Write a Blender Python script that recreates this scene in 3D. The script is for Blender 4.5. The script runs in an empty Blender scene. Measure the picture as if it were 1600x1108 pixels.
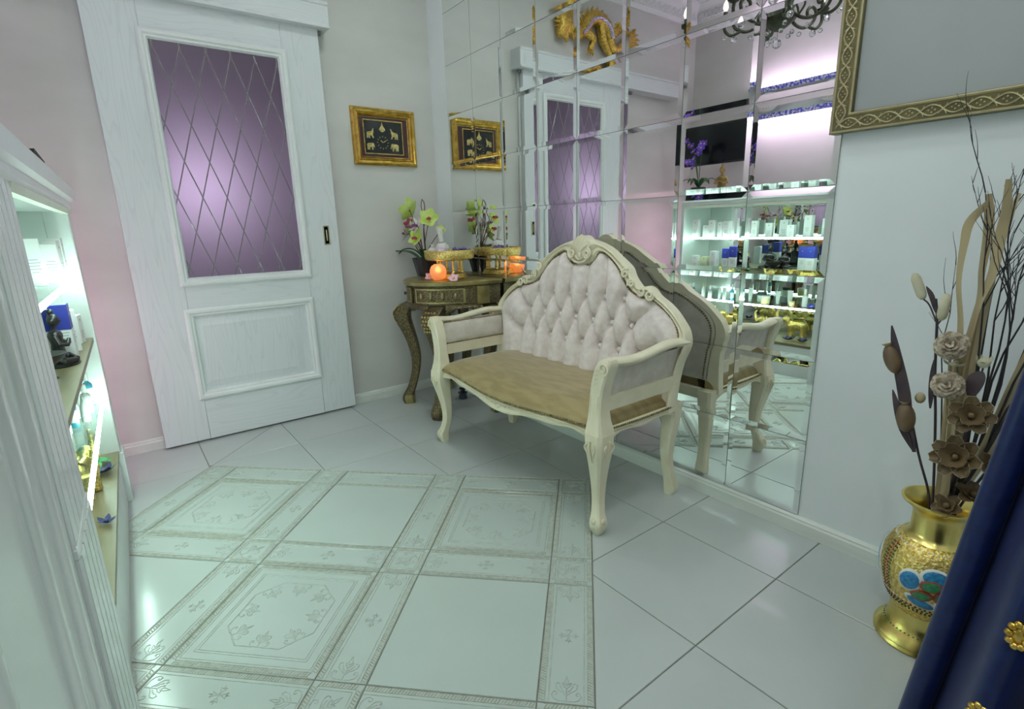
import bpy, bmesh, math, random
from mathutils import Vector, Matrix
from math import sin, cos, pi, radians as R
random.seed(7)
scene = bpy.context.scene
COL = scene.collection
# ------------------------------------------------------------------ camera
cam_data = bpy.data.cameras.new('camera'); cam = bpy.data.objects.new('camera', cam_data); COL.objects.link(cam)
yaw, pitch, roll = 0.64372, 0.24266, -0.0276
fw = Vector((sin(yaw)*cos(pitch), cos(yaw)*cos(pitch), -sin(pitch)))
rt = fw.cross(Vector((0, 0, 1))).normalized(); up = rt.cross(fw)
r2 = rt*cos(roll) + up*sin(roll); u2 = -rt*sin(roll) + up*cos(roll)
m = Matrix((r2, u2, -fw)).transposed().to_4x4(); m.translation = Vector((-1.92119, -3.38852, 1.1643))
cam.matrix_world = m
cam_data.sensor_fit = 'HORIZONTAL'; cam_data.sensor_width = 36; cam_data.lens = 818.8/1600*36; cam_data.clip_start = 0.02
scene.camera = cam
# ------------------------------------------------------------------ light and exposure
scene.view_settings.view_transform = 'Standard'; scene.view_settings.look = 'None'
scene.view_settings.gamma = 1; scene.view_settings.use_curve_mapping = False
scene.view_settings.exposure = 0.06
world = bpy.data.worlds.new('world'); scene.world = world; world.use_nodes = True
world.node_tree.nodes['Background'].inputs[0].default_value = (.9, .95, 1, 1)
world.node_tree.nodes['Background'].inputs[1].default_value = 0.05
LED_POWER = 46; LED_COL = (.70, 1.0, .88)
CEIL_POWER = 82; CEIL_COL = (.88, 1.0, .95)
COVE_POWER = 13; COVE_COL = (.96, .73, 1.0); ACCENT_POWER = 20
CHAND_POWER = 1.2; LOBBY_POWER = 38
# ------------------------------------------------------------------ helpers
class MB:
    def __init__(s): s.v = []; s.f = []
    def add(s, vs, fs):
        o = len(s.v); s.v += [tuple(p) for p in vs]; s.f += [tuple(i+o for i in f) for f in fs]; return s
    def box(s, x0, x1, y0, y1, z0, z1, c=0):
        if c <= 0:
            vs = [(x, y, z) for z in (z0, z1) for y in (y0, y1) for x in (x0, x1)]
            return s.add(vs, [(0, 2, 3, 1), (4, 5, 7, 6), (0, 1, 5, 4), (2, 6, 7, 3), (0, 4, 6, 2), (1, 3, 7, 5)])
        cx, cy, cz = (x0+x1)/2, (y0+y1)/2, (z0+z1)/2; hx, hy, hz = abs(x1-x0)/2, abs(y1-y0)/2, abs(z1-z0)/2
        c = min(c, hx*.9, hy*.9, hz*.9); vs = []; ix = {}
        for a in (-1, 1):
            for b in (-1, 1):
                for d in (-1, 1):
                    for k in range(3):
                        ix[a, b, d, k] = len(vs)
                        vs.append((cx+a*(hx-(0 if k == 0 else c)), cy+b*(hy-(0 if k == 1 else c)), cz+d*(hz-(0 if k == 2 else c))))
        fs = []; S = (-1, 1)
        for a in S:
            fs.append([ix[a, b, d, 0] for b, d in ((-1, -1), (1, -1), (1, 1), (-1, 1))])
            fs.append([ix[b, a, d, 1] for b, d in ((-1, -1), (1, -1), (1, 1), (-1, 1))])
            fs.append([ix[b, d, a, 2] for b, d in ((-1, -1), (1, -1), (1, 1), (-1, 1))])
            for b in S:
                fs.append([ix[a, b, -1, 0], ix[a, b, 1, 0], ix[a, b, 1, 1], ix[a, b, -1, 1]])
                fs.append([ix[a, -1, b, 0], ix[a, 1, b, 0], ix[a, 1, b, 2], ix[a, -1, b, 2]])
                fs.append([ix[-1, a, b, 1], ix[1, a, b, 1], ix[1, a, b, 2], ix[-1, a, b, 2]])
                for d in S: fs.append([ix[a, b, d, 0], ix[a, b, d, 1], ix[a, b, d, 2]])
        return s.add(vs, fs)
    def prism(s, poly, a0, a1, plane='xy'):
        g = {'xy': lambda p, q, a: (p, q, a), 'xz': lambda p, q, a: (p, a, q), 'yz': lambda p, q, a: (a, p, q)}[plane]
        n = len(poly); vs = [g(p, q, a0) for p, q in poly] + [g(p, q, a1) for p, q in poly]
        fs = [tuple(range(n)), tuple(range(2*n-1, n-1, -1))] + [(i, (i+1) % n, n+(i+1) % n, n+i) for i in range(n)]
        return s.add(vs, fs)
    def loft(s, rings, cap=True, closed=True):
        n = len(rings[0]); vs = [p for r in rings for p in r]; fs = []
        for k in range(len(rings)-1):
            for i in range(n if closed else n-1):
                j = (i+1) % n; fs.append((k*n+i, k*n+j, (k+1)*n+j, (k+1)*n+i))
        if cap and closed: fs += [tuple(range(n)), tuple(range((len(rings)-1)*n, len(rings)*n))]
        return s.add(vs, fs)
    def lathe(s, prof, n=24, c=(0, 0, 0), sx=1, sy=1, cap=True):
        rings = [[(c[0]+sx*max(r, 1e-4)*cos(2*pi*i/n), c[1]+sy*max(r, 1e-4)*sin(2*pi*i/n), c[2]+z) for i in range(n)] for r, z in prof]
        return s.loft(rings, cap)
    def sphere(s, c, r, nu=12, nv=8, mat=None):
        if not hasattr(r, '__len__'): r = (r, r, r)
        vs = []; fs = []
        for j in range(1, nv):
            t = pi*j/nv
            for i in range(nu):
                a = 2*pi*i/nu; vs.append(Vector((r[0]*sin(t)*cos(a), r[1]*sin(t)*sin(a), r[2]*cos(t))))
        vs += [Vector((0, 0, r[2])), Vector((0, 0, -r[2]))]
        for j in range(nv-2):
            for i in range(nu): fs.append((j*nu+i, (j+1)*nu+i, (j+1)*nu+(i+1) % nu, j*nu+(i+1) % nu))
        T = (nv-1)*nu
        for i in range(nu):
            fs.append((T, i, (i+1) % nu)); fs.append((T+1, (nv-2)*nu+(i+1) % nu, (nv-2)*nu+i))
        if mat is not None: vs = [mat @ p for p in vs]
        return s.add([(p[0]+c[0], p[1]+c[1], p[2]+c[2]) for p in vs], fs)
    def tube(s, path, rad, n=8, cap=True, flat=1.0, up=None, twist=None):
        P = [Vector(p) for p in path]; k = len(P)
        if not hasattr(rad, '__len__'): rad = [rad]*k
        rings = []; N = None
        for i in range(k):
            t = (P[min(i+1, k-1)]-P[max(i-1, 0)])
            t = t.normalized() if t.length > 1e-9 else Vector((0, 0, 1))
            if N is None:
                a = Vector(up) if up else (Vector((0, 0, 1)) if abs(t.z) < .9 else Vector((1, 0, 0)))
            else: a = N
            if up: a = Vector(up)
            N = a - t*a.dot(t)
            if N.length < 1e-6: N = Vector((1, 0, 0)) - t*t.x
            N.normalize(); B = t.cross(N)
            tw = twist[i] if twist else 0
            N2 = N*cos(tw)+B*sin(tw); B2 = -N*sin(tw)+B*cos(tw)
            r = max(rad[i], 1e-4)
            rings.append([tuple(P[i]+N2*(r*flat*cos(2*pi*q/n))+B2*(r*sin(2*pi*q/n))) for q in range(n)])
        return s.loft(rings, cap)
    def relief(s, pl, w, h, z=0, closed=False):
        # low half-round ridge on the xy plane
        n = len(pl); rows = []
        for i in range(n):
            a = pl[(i-1) % n] if (closed or i) else pl[i]; b = pl[(i+1) % n] if (closed or i < n-1) else pl[i]
            d = Vector((b[0]-a[0], b[1]-a[1])); d = d.normalized() if d.length > 1e-9 else Vector((1, 0))
            nx, ny = -d.y, d.x; x, y = pl[i]
            rows.append([(x+nx*w/2, y+ny*w/2, z), (x+nx*w/5, y+ny*w/5, z+h), (x-nx*w/5, y-ny*w/5, z+h), (x-nx*w/2, y-ny*w/2, z)])
        if closed: rows.append(rows[0])
        vs = [p for r in rows for p in r]; fs = []
        for k in range(len(rows)-1):
            for i in range(3): fs.append((k*4+i, k*4+i+1, k*4+i+5, k*4+i+4))
        return s.add(vs, fs)
    def frame(s, x0, x1, z0, z1, prof, y=0):
        # mitred rectangular frame in the xz plane; prof = closed list of (inset, depth)
        n = len(prof); cs = [(x0, z0, 1, 1), (x1, z0, -1, 1), (x1, z1, -1, -1), (x0, z1, 1, -1)]
        vs = [(cx+o*sx, y+d, cz+o*sz) for cx, cz, sx, sz in cs for o, d in prof]; fs = []
        for k in range(4):
            for i in range(n):
                j = (i+1) % n; fs.append((k*n+i, k*n+j, ((k+1) % 4)*n+j, ((k+1) % 4)*n+i))
        return s.add(vs, fs)
    def xf(s, M, start=0):
        for i in range(start, len(s.v)): s.v[i] = tuple(M @ Vector(s.v[i]))
        return s
    def mesh(s, name, mat, smooth=40, recalc=True):
        me = bpy.data.meshes.new(name); me.from_pydata(s.v, [], s.f)
        if recalc:
            b = bmesh.new(); b.from_mesh(me); bmesh.ops.recalc_face_normals(b, faces=b.faces); b.to_mesh(me); b.free()
        if smooth:
            for p in me.polygons: p.use_smooth = True
            me.set_sharp_from_angle(angle=R(smooth))
        if mat is not None: me.materials.append(mat)
        me.update(); return me
    def build(s, name, mat, parent=None, smooth=40, loc=None, rot=None, recalc=True):
        return link(name, s.mesh(name, mat, smooth, recalc), parent, loc, rot)
def link(name, me, parent=None, loc=None, rot=None):
    o = bpy.data.objects.new(name, me); COL.objects.link(o)
    if parent: o.parent = parent
    if loc is not None: o.location = loc
    if rot is not None: o.rotation_euler = rot
    return o
def tag(o, label, cat, group=None):
    o['label'] = label; o['category'] = cat
    if group: o['group'] = group
    return o
def thing(name, label, cat, loc=(0, 0, 0), rotz=0, group=None, rot=None):
    o = bpy.data.objects.new(name, None); COL.objects.link(o); o.location = loc
    o.rotation_euler = rot if rot else (0, 0, rotz); o.empty_display_size = .05
    return tag(o, label, cat, group)
def struct(o): o['kind'] = 'structure'; return o
def stuff(o): o['kind'] = 'stuff'; return o
def remesh(o, vox, it=4):
    md = o.modifiers.new('remesh', 'REMESH'); md.mode = 'VOXEL'; md.voxel_size = vox; md.use_smooth_shade = True
    sm = o.modifiers.new('smooth', 'SMOOTH'); sm.iterations = it; sm.factor = .5
    return o
def catmull(pts, n=6):
    P = [Vector(p) for p in pts]; P = [P[0]*2-P[1]] + P + [P[-1]*2-P[-2]]; out = []
    for i in range(1, len(P)-2):
        a, b, c, d = P[i-1], P[i], P[i+1], P[i+2]
        for k in range(n):
            t = k/n
            out.append(.5*((2*b)+(c-a)*t+(2*a-5*b+4*c-d)*t*t+(3*b-a-3*c+d)*t**3))
    out.append(P[-2]); return out
def lerp(a, b, t): return a+(b-a)*t
def interp(xs, ys, x):
    if x <= xs[0]: return ys[0]
    for i in range(len(xs)-1):
        if x <= xs[i+1]: return lerp(ys[i], ys[i+1], (x-xs[i])/(xs[i+1]-xs[i]))
    return ys[-1]
def spiral(c, r0, r1, a0, turns, n=20):
    return [(c[0]+lerp(r0, r1, i/n)*cos(a0+turns*2*pi*i/n), c[1]+lerp(r0, r1, i/n)*sin(a0+turns*2*pi*i/n)) for i in range(n+1)]
# ------------------------------------------------------------------ materials
def mat(name, col, rough=.5, metal=0, var=None, vscale=6, bump=0, bscale=40, coat=0, sheen=0, spec=None, emit=None, estr=0, detail=4, stretch=None, trans=0, sss=0, vlo=.4, vhi=.6):
    mt = bpy.data.materials.new(name); mt.use_nodes = True; nt = mt.node_tree; b = nt.nodes['Principled BSDF']
    b.inputs['Base Color'].default_value = (*col, 1); b.inputs['Roughness'].default_value = rough; b.inputs['Metallic'].default_value = metal
    if coat: b.inputs['Coat Weight'].default_value = coat; b.inputs['Coat Roughness'].default_value = .08
    if sheen: b.inputs['Sheen Weight'].default_value = sheen; b.inputs['Sheen Roughness'].default_value = .35; b.inputs['Sheen Tint'].default_value = (1, .96, .92, 1)
    if spec is not None: b.inputs['Specular IOR Level'].default_value = spec
    if trans: b.inputs['Transmission Weight'].default_value = trans
    if sss: b.inputs['Subsurface Weight'].default_value = sss; b.inputs['Subsurface Radius'].default_value = (.02, .01, .006)
    if emit: b.inputs['Emission Color'].default_value = (*emit, 1); b.inputs['Emission Strength'].default_value = estr
    if var or bump:
        tc = nt.nodes.new('ShaderNodeTexCoord'); mp = nt.nodes.new('ShaderNodeMapping'); nt.links.new(tc.outputs['Object'], mp.inputs['Vector'])
        if stretch: mp.inputs['Scale'].default_value = stretch
        if var:
            n = nt.nodes.new('ShaderNodeTexNoise'); n.inputs['Scale'].default_value = vscale; n.inputs['Detail'].default_value = detail
            nt.links.new(mp.outputs[0], n.inputs['Vector']); r = nt.nodes.new('ShaderNodeValToRGB')
            r.color_ramp.elements[0].position = vlo; r.color_ramp.elements[1].position = vhi
            r.color_ramp.elements[0].color = (*var, 1); r.color_ramp.elements[1].color = (*col, 1)
            nt.links.new(n.outputs['Fac'], r.inputs[0]); nt.links.new(r.outputs[0], b.inputs['Base Color'])
        if bump:
            n = nt.nodes.new('ShaderNodeTexNoise'); n.inputs['Scale'].default_value = bscale; n.inputs['Detail'].default_value = 3
            nt.links.new(mp.outputs[0], n.inputs['Vector']); bp = nt.nodes.new('ShaderNodeBump'); bp.inputs['Strength'].default_value = bump; bp.inputs['Distance'].default_value = .004
            nt.links.new(n.outputs['Fac'], bp.inputs['Height']); nt.links.new(bp.outputs[0], b.inputs['Normal'])
    return mt
def emis(name, col, st):
    mt = bpy.data.materials.new(name); mt.use_nodes = True; nt = mt.node_tree; nt.nodes.clear()
    e = nt.nodes.new('ShaderNodeEmission'); e.inputs[0].default_value = (*col, 1); e.inputs[1].default_value = st
    o = nt.nodes.new('ShaderNodeOutputMaterial'); nt.links.new(e.outputs[0], o.inputs[0]); return mt
def clear(name, tint=(.95, 1, .97), f0=.03):
    mt = bpy.data.materials.new(name); mt.use_nodes = True; nt = mt.node_tree; nt.nodes.clear()
    t = nt.nodes.new('ShaderNodeBsdfTransparent'); t.inputs[0].default_value = (*tint, 1)
    g = nt.nodes.new('ShaderNodeBsdfGlossy'); g.inputs['Roughness'].default_value = .02
    lw = nt.nodes.new('ShaderNodeLayerWeight'); lw.inputs[0].default_value = .5; pw = nt.nodes.new('ShaderNodeMath'); pw.operation = 'POWER'; pw.inputs[1].default_value = 5; nt.links.new(lw.outputs['Facing'], pw.inputs[0])
    f = nt.nodes.new('ShaderNodeMath'); f.operation = 'MULTIPLY_ADD'; f.inputs[1].default_value = .9; f.inputs[2].default_value = f0; f.use_clamp = True; nt.links.new(pw.outputs[0], f.inputs[0])
    x = nt.nodes.new('ShaderNodeMixShader'); o = nt.nodes.new('ShaderNodeOutputMaterial')
    nt.links.new(f.outputs[0], x.inputs[0]); nt.links.new(t.outputs[0], x.inputs[1]); nt.links.new(g.outputs[0], x.inputs[2]); nt.links.new(x.outputs[0], o.inputs[0]); return mt
def wood_grain(name, col, dark, axis=2, rough=.45, scale=7, bump=.25):
    mt = mat(name, col, rough); nt = mt.node_tree; b = nt.nodes['Principled BSDF']
    tc = nt.nodes.new('ShaderNodeTexCoord'); mp = nt.nodes.new('ShaderNodeMapping'); sc = [1, 1, 1]; sc[axis] = .09
    mp.inputs['Scale'].default_value = sc; nt.links.new(tc.outputs['Object'], mp.inputs['Vector'])
    n1 = nt.nodes.new('ShaderNodeTexNoise'); n1.inputs['Scale'].default_value = scale; n1.inputs['Detail'].default_value = 2
    nt.links.new(mp.outputs[0], n1.inputs['Vector'])
    mu = nt.nodes.new('ShaderNodeMath'); mu.operation = 'MULTIPLY'; mu.inputs[1].default_value = 22; nt.links.new(n1.outputs['Fac'], mu.inputs[0])
    si = nt.nodes.new('ShaderNodeMath'); si.operation = 'FRACT'; nt.links.new(mu.outputs[0], si.inputs[0])
    r = nt.nodes.new('ShaderNodeValToRGB'); r.color_ramp.elements[0].position = 0; r.color_ramp.elements[1].position = .35
    r.color_ramp.elements[0].color = (*dark, 1); r.color_ramp.elements[1].color = (*col, 1); nt.links.new(si.outputs[0], r.inputs[0]); nt.links.new(r.outputs[0], b.inputs['Base Color'])
    bp = nt.nodes.new('ShaderNodeBump'); bp.inputs['Strength'].default_value = bump; bp.inputs['Distance'].default_value = .001
    nt.links.new(si.outputs[0], bp.inputs['Height']); nt.links.new(bp.outputs[0], b.inputs['Normal']); return mt
PLASTER = mat('pale_plaster', (.80, .83, .85), .42, var=(.73, .76, .775), vscale=2.2, bump=.12, bscale=5, detail=7, vlo=.3, vhi=.72)
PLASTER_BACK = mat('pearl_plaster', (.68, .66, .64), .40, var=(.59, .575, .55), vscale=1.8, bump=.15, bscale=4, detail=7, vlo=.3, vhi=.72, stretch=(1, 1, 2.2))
CEIL = mat('ceiling_white', (.82, .82, .82), .8, var=(.8, .8, .8), bump=.05)
SKIRT = mat('skirting_white', (.72, .74, .70), .4, var=(.66, .69, .64), vscale=9, stretch=(1, .2, 2))
TILE = mat('glazed_floor_tile', (.50, .525, .52), .2, var=(.48, .505, .50), vscale=3, bump=.015, bscale=25, spec=.5)
TILE2 = mat('glazed_relief_tile', (.49, .545, .515), .16, var=(.475, .53, .50), vscale=3, bump=.01, bscale=25, spec=.5)
RELIEF = mat('relief_glaze', (.52, .565, .53), .18, var=(.45, .48, .435), vscale=30)
ROPE = mat('rope_glaze', (.46, .465, .39), .3, var=(.34, .335, .265), vscale=60)
GROUT = mat('grout', (.20, .195, .16), .9, var=(.16, .155, .13), vscale=20)
MIRROR = mat('mirror_silver', (.90, .925, .915), .004, 1)
MEDGE = mat('mirror_edge_green', (.10, .17, .15), .2)
DOORW = wood_grain('white_ash_veneer', (.72, .74, .76), (.665, .688, .71), 2, .38, 7, .12)
DOORH = wood_grain('white_ash_rail', (.72, .74, .76), (.665, .688, .71), 0, .38, 7, .12)
MOULD = mat('white_moulding', (.80, .82, .82), .35, var=(.77, .79, .79))
CREAM = mat('cream_lacquer', (.80, .74, .56), .36, var=(.74, .67, .48), vscale=14, bump=.03, vlo=.3, vhi=.6)
CREAMD = mat('cream_carved_shade', (.55, .46, .28), .5, var=(.48, .40, .24))
VELVET = mat('champagne_velvet', (.80, .71, .68), .55, var=(.69, .59, .56), vscale=38, bump=.12, bscale=60, sheen=.5, detail=6, vlo=.35, vhi=.65)
VELSEAT = mat('nap_shaded_velvet', (.37, .288, .130), .42, var=(.29, .218, .088), vscale=16, bump=.05, bscale=40, sheen=.6, detail=6, spec=.5, stretch=(.6, 2, 1))  # seat is the back's cloth; its darker nap shading is painted into the colour
VELARM = mat('pale_velvet', (.68, .62, .55), .5, var=(.60, .54, .47), vscale=20, sheen=.5, bump=.06)
NAIL = mat('antique_brass_nail', (.36, .29, .15), .3, .9, var=(.2, .16, .08), vscale=40)
GOLD = mat('polished_gold', (.84, .69, .24), .28, 1, var=(.74, .58, .17), vscale=14, bump=.05, bscale=30)
GOLDE = mat('embossed_gold', (.92, .74, .30), .33, 1, var=(.62, .42, .09), vscale=130, bump=.9, bscale=150)
GOLDF = mat('gilt_frame', (.74, .50, .13), .27, 1, var=(.55, .34, .06), vscale=30, bump=.1)
BRONZE = mat('embossed_bronze', (.27, .215, .11), .34, .85, var=(.07, .052, .035), vscale=170, bump=1.0, bscale=190)
BRASSY = mat('brass_sheet', (.50, .43, .20), .34, .85, var=(.36, .30, .13), vscale=12, bump=.1)
GREENBRZ = mat('verdigris_bronze', (.085, .085, .06), .45, .6, var=(.05, .05, .035), vscale=20)
BLACK = mat('black_gloss', (.012, .012, .014), .25, var=(.02, .02, .022))
DARKPOT = mat('dark_ribbed_pot', (.045, .038, .045), .3, var=(.03, .025, .03), vscale=8)
CABW = mat('white_cabinet_lacquer', (.76, .79, .78), .22, var=(.74, .77, .76), coat=.3)
SHELFB = mat('olive_wood_shelf', (.21, .175, .095), .35, var=(.17, .14, .075), vscale=5, stretch=(1, 8, 1))
LEDM = emis('led_strip', LED_COL, LED_POWER)
GLASS = clear('shelf_glass', (.90, .98, .95))
CLEARG = clear('clear_glass', (.97, .98, .98), .012)
WHITE = mat('white_card', (.80, .80, .79), .5, var=(.77, .77, .76))
INK = mat('grey_print', (.32, .34, .36), .6, var=(.28, .3, .32))
BLUE = mat('blue_card', (.035, .05, .36), .4, var=(.03, .04, .3))
PINKP = mat('pink_silk', (.85, .42, .62), .55, var=(.9, .62, .75), vscale=30)
YEL = mat('yellow_silk', (.9, .55, .1), .5, var=(.92, .66, .2))
GREENP = mat('lime_silk_petal', (.50, .66, .10), .5, var=(.62, .74, .24), vscale=30)
GREENL = mat('dark_leaf', (.03, .10, .03), .4, var=(.05, .14, .05), vscale=12)
MAROON = mat('maroon_silk', (.30, .03, .07), .5, var=(.45, .08, .10), vscale=40)
PURPLE = mat('violet_silk', (.13, .05, .55), .5, var=(.22, .10, .72), vscale=20)
AMETH = mat('purple_stones', (.13, .09, .30), .25, var=(.3, .25, .5), vscale=60, bump=.6, bscale=90)
BROWNSTEM = mat('brown_stem', (.12, .06, .04), .7, var=(.18, .09, .06), vscale=40)
CLOTHW = mat('unbleached_cotton', (.78, .75, .72), .8, var=(.70, .67, .64), vscale=40, bump=.3, bscale=120)
ORANGE = mat('orange_silk', (.95, .30, .05), .5, var=(.95, .42, .1))
DKBLUE = mat('navy_silk', (.02, .025, .09), .5, var=(.04, .05, .16), vscale=30)
# ------------------------------------------------------------------ room shell
XL, YF, ZC = -2.95, -4.3, 3.1
struct(MB().box(XL-.1, .1, YF-.1, .1, -.1, -.0022).build('floor', GROUT, smooth=0)); FLOOR = bpy.data.objects['floor']
struct(MB().box(XL-.1, .1, YF-.1, .1, ZC, ZC+.1).build('ceiling', CEIL, smooth=0))
struct(MB().box(XL, -1.76, 0, .1, -.1, ZC).box(-.84, 0, 0, .1, -.1, ZC).box(-1.76, -.84, 0, .1, 2.16, ZC).build('wall_back', PLASTER_BACK, smooth=0))
# small lit lobby behind the sliding door
LOB = mat('lobby_plaster', (.10, .08, .10), .8, var=(.08, .065, .08))
struct(MB().box(-2.1, -.6, .95, 1.05, -.1, 2.4).build('wall_lobby', LOB, smooth=0)); struct(MB().box(-2.1, -2.0, .1, .95, -.1, 2.4).build('wall_lobby_left', LOB, smooth=0)); struct(MB().box(-.7, -.6, .1, .95, -.1, 2.4).build('wall_lobby_right', LOB, smooth=0))
struct(MB().box(-2.1, -.6, .1, 1.05, 2.4, 2.5).build('ceiling_lobby', LOB, smooth=0)); struct(MB().box(-2.1, -.6, .1, 1.05, -.1, -.0022).build('floor_lobby', TILE, smooth=0))
ll = thing('lobby_lamp', 'globe lamp glowing mauve behind the frosted door glass', 'lamp', (-1.46, .27, 0))
MB().lathe([(0, 0), (.10, 0), (.10, .015), (.014, .03), (.012, 1.30), (.03, 1.31), (0, 1.32)], 20).build('lamp_stand', BLACK, ll, 40)
MB().sphere((0, 0, 1.40), .12, 20, 14).build('lamp_globe', emis('mauve_globe', (.95, .84, 1.0), LOBBY_POWER), ll, 60)
struct(MB().box(0, .1, YF-.1, .1, -.1, ZC).build('wall_right', PLASTER, smooth=0))
struct(MB().box(XL-.1, XL, YF-.1, .1, -.1, ZC).build('wall_left', PLASTER_BACK, smooth=0))
struct(MB().box(XL, 0, YF-.1, YF, -.1, ZC).build('wall_front', PLASTER, smooth=0))
# skirting boards, with a small moulded top edge
sk = [(0, 0), (.018, 0), (.018, .046), (.014, .052), (.014, .058), (.006, .066), (0, .066)]
def sweep_x(prof, x0, x1, y, sgn): return [[(x, y+sgn*a, b) for a, b in prof] for x in (x0, x1)]
struct(MB().loft(sweep_x(sk, XL, -.0, 0, -1)).build('baseboard_back', SKIRT, smooth=30))
struct(MB().loft([[(-a, y, b) for a, b in sk] for y in (YF, -.018)]).build('baseboard_right', SKIRT, smooth=30))
struct(MB().loft([[(XL+a, y, b) for a, b in sk] for y in (YF, -.018)]).build('baseboard_left', SKIRT, smooth=30))
# plaster crown with a row of raised leaves
cr = [(0, 0), (.02, 0), (.03, .03), (.035, .10), (.06, .13), (.11, .15), (.11, .16), (0, .16)]
c1 = struct(MB().loft([[(x, -a, ZC-.16+b) for a, b in cr] for x in (XL, 0)]).build('trim_1', CEIL, smooth=30))
c2 = struct(MB().loft([[(XL+a, y, ZC-.16+b) for a, b in cr] for y in (YF, 0)]).build('trim_2', CEIL, smooth=30))
lf = MB()
for k, (a, b) in enumerate(((0, .045), (-.022, .03), (.022, .03))):
    lf.sphere((a, 0, b), (.012, .012, .03), 8, 6, Matrix.Rotation(a*-14, 3, 'Y'))
lf.sphere((0, 0, .01), (.02, .012, .01), 8, 6); lfm = lf.mesh('plaster_leaf', CEIL)
for i in range(40):
    link('plaster_leaf', lfm, c1, (-.05-i*.072, -.036, ZC-.125))
for i in range(40):
    link('plaster_leaf', lfm, c2, (XL+.036, -.08-i*.072, ZC-.125), (0, 0, pi/2))
# ceiling rose and recessed ceiling lamps
ro = thing('ceiling_rose', 'white plaster oval ceiling rose beside the chandelier', 'ceiling rose', (-2.3, -.62, ZC))
MB().lathe([(0, -.03), (.05, -.03), (.07, -.02), (.16, -.015), (.18, -.03), (.21, -.025), (.22, 0)], 32).build('rosette_disc', CEIL, ro)
for i in range(12):
    a = i*pi/6; MB().sphere((0, 0, 0), (.05, .018, .012), 8, 6).build('rosette_leaf', CEIL, ro, loc=(.115*cos(a), .115*sin(a), -.02), rot=(0, 0, a))
LAMP = emis('lamp_diffuser', CEIL_COL, CEIL_POWER)
ring = MB().lathe([(.088, 0), (.12, 0), (.12, -.012), (.1, -.016), (.088, -.004), (.088, 0)], 32, cap=False).mesh('ring', MOULD)
disc = MB().lathe([(0, -.003), (.086, -.003), (.086, 0), (0, 0)], 32).mesh('diffuser', LAMP)
wh = ['over the bench', 'nearest the mirror wall above the vase', 'in the middle of the room', 'near the front wall', 'near the left wall behind the cabinet', 'over the camera side of the cabinet']
for (x, y), w in zip(((-.7, -1.1), (-.8, -2.9), (-1.35, -3.0), (-1.4, -3.9), (-2.3, -3.7), (-1.75, -2.2)), wh):
    t = thing('recessed_ceiling_lamp', 'round white recessed ceiling lamp '+w, 'ceiling lamp', (x, y, ZC), group='recessed ceiling lamps')
    link('trim_ring', ring, t); link('diffuser', disc, t)
# ------------------------------------------------------------------ floor tiles
def clip(poly, n, d):
    out = []
    for i in range(len(poly)):
        a, b = poly[i], poly[(i+1) % len(poly)]; da = a[0]*n[0]+a[1]*n[1]-d; db = b[0]*n[0]+b[1]*n[1]-d
        if da <= 0: out.append(a)
        if da*db < 0: t = da/(da-db); out.append((lerp(a[0], b[0], t), lerp(a[1], b[1], t)))
    return out
def area(p): return .5*sum(p[i][0]*p[(i+1) % len(p)][1]-p[(i+1) % len(p)][0]*p[i][1] for i in range(len(p)))
def inset(p, g):
    n = len(p); L = []
    for i in range(n):
        a, b = p[i], p[(i+1) % n]; dx, dy = b[0]-a[0], b[1]-a[1]; l = math.hypot(dx, dy)
        if l < 1e-6: continue
        nx, ny = -dy/l, dx/l; L.append((nx, ny, nx*a[0]+ny*a[1]+g))
    out = []
    for i in range(len(L)):
        a, b = L[i-1], L[i]; D = a[0]*b[1]-a[1]*b[0]
        if abs(D) < 1e-9: continue
        out.append(((a[2]*b[1]-b[2]*a[1])/D, (a[0]*b[2]-b[0]*a[2])/D))
    return out
def tile_mesh(poly, mt, g=.0017):
    p = inset(poly, g); q = inset(p, .0014); n = len(p)
    if len(q) != n: q = p
    mb = MB(); vs = [(x, y, -.006) for x, y in p]+[(x, y, -.0012) for x, y in p]+[(x, y, 0) for x, y in q]
    fs = [tuple(range(2*n, 3*n))]+[(k*n+i, k*n+(i+1) % n, (k+1)*n+(i+1) % n, (k+1)*n+i) for k in (0, 1) for i in range(n)]
    mb.add(vs, fs); return mb.mesh('floor_tile', mt, 25, recalc=False)
S, FX, FY = .45, -.785, -.899
O = Vector((-1.6698, -.4526)); e1 = Vector((cos(-pi/4), sin(-pi/4))); e2 = Vector((sin(-pi/4), -cos(-pi/4)))
Wd, Ld = .1455, .4495
lines = [(k//2)*(Wd+Ld)+(Wd if k % 2 else 0) for k in range(8)]; SZ = lines[-1]
halfs = [(-e1, -(O.dot(e1))), (e1, O.dot(e1)+SZ), (-e2, -(O.dot(e2))), (e2, O.dot(e2)+SZ)]
full = tile_mesh([(-S/2, -S/2), (S/2, -S/2), (S/2, S/2), (-S/2, S/2)], TILE)
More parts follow.
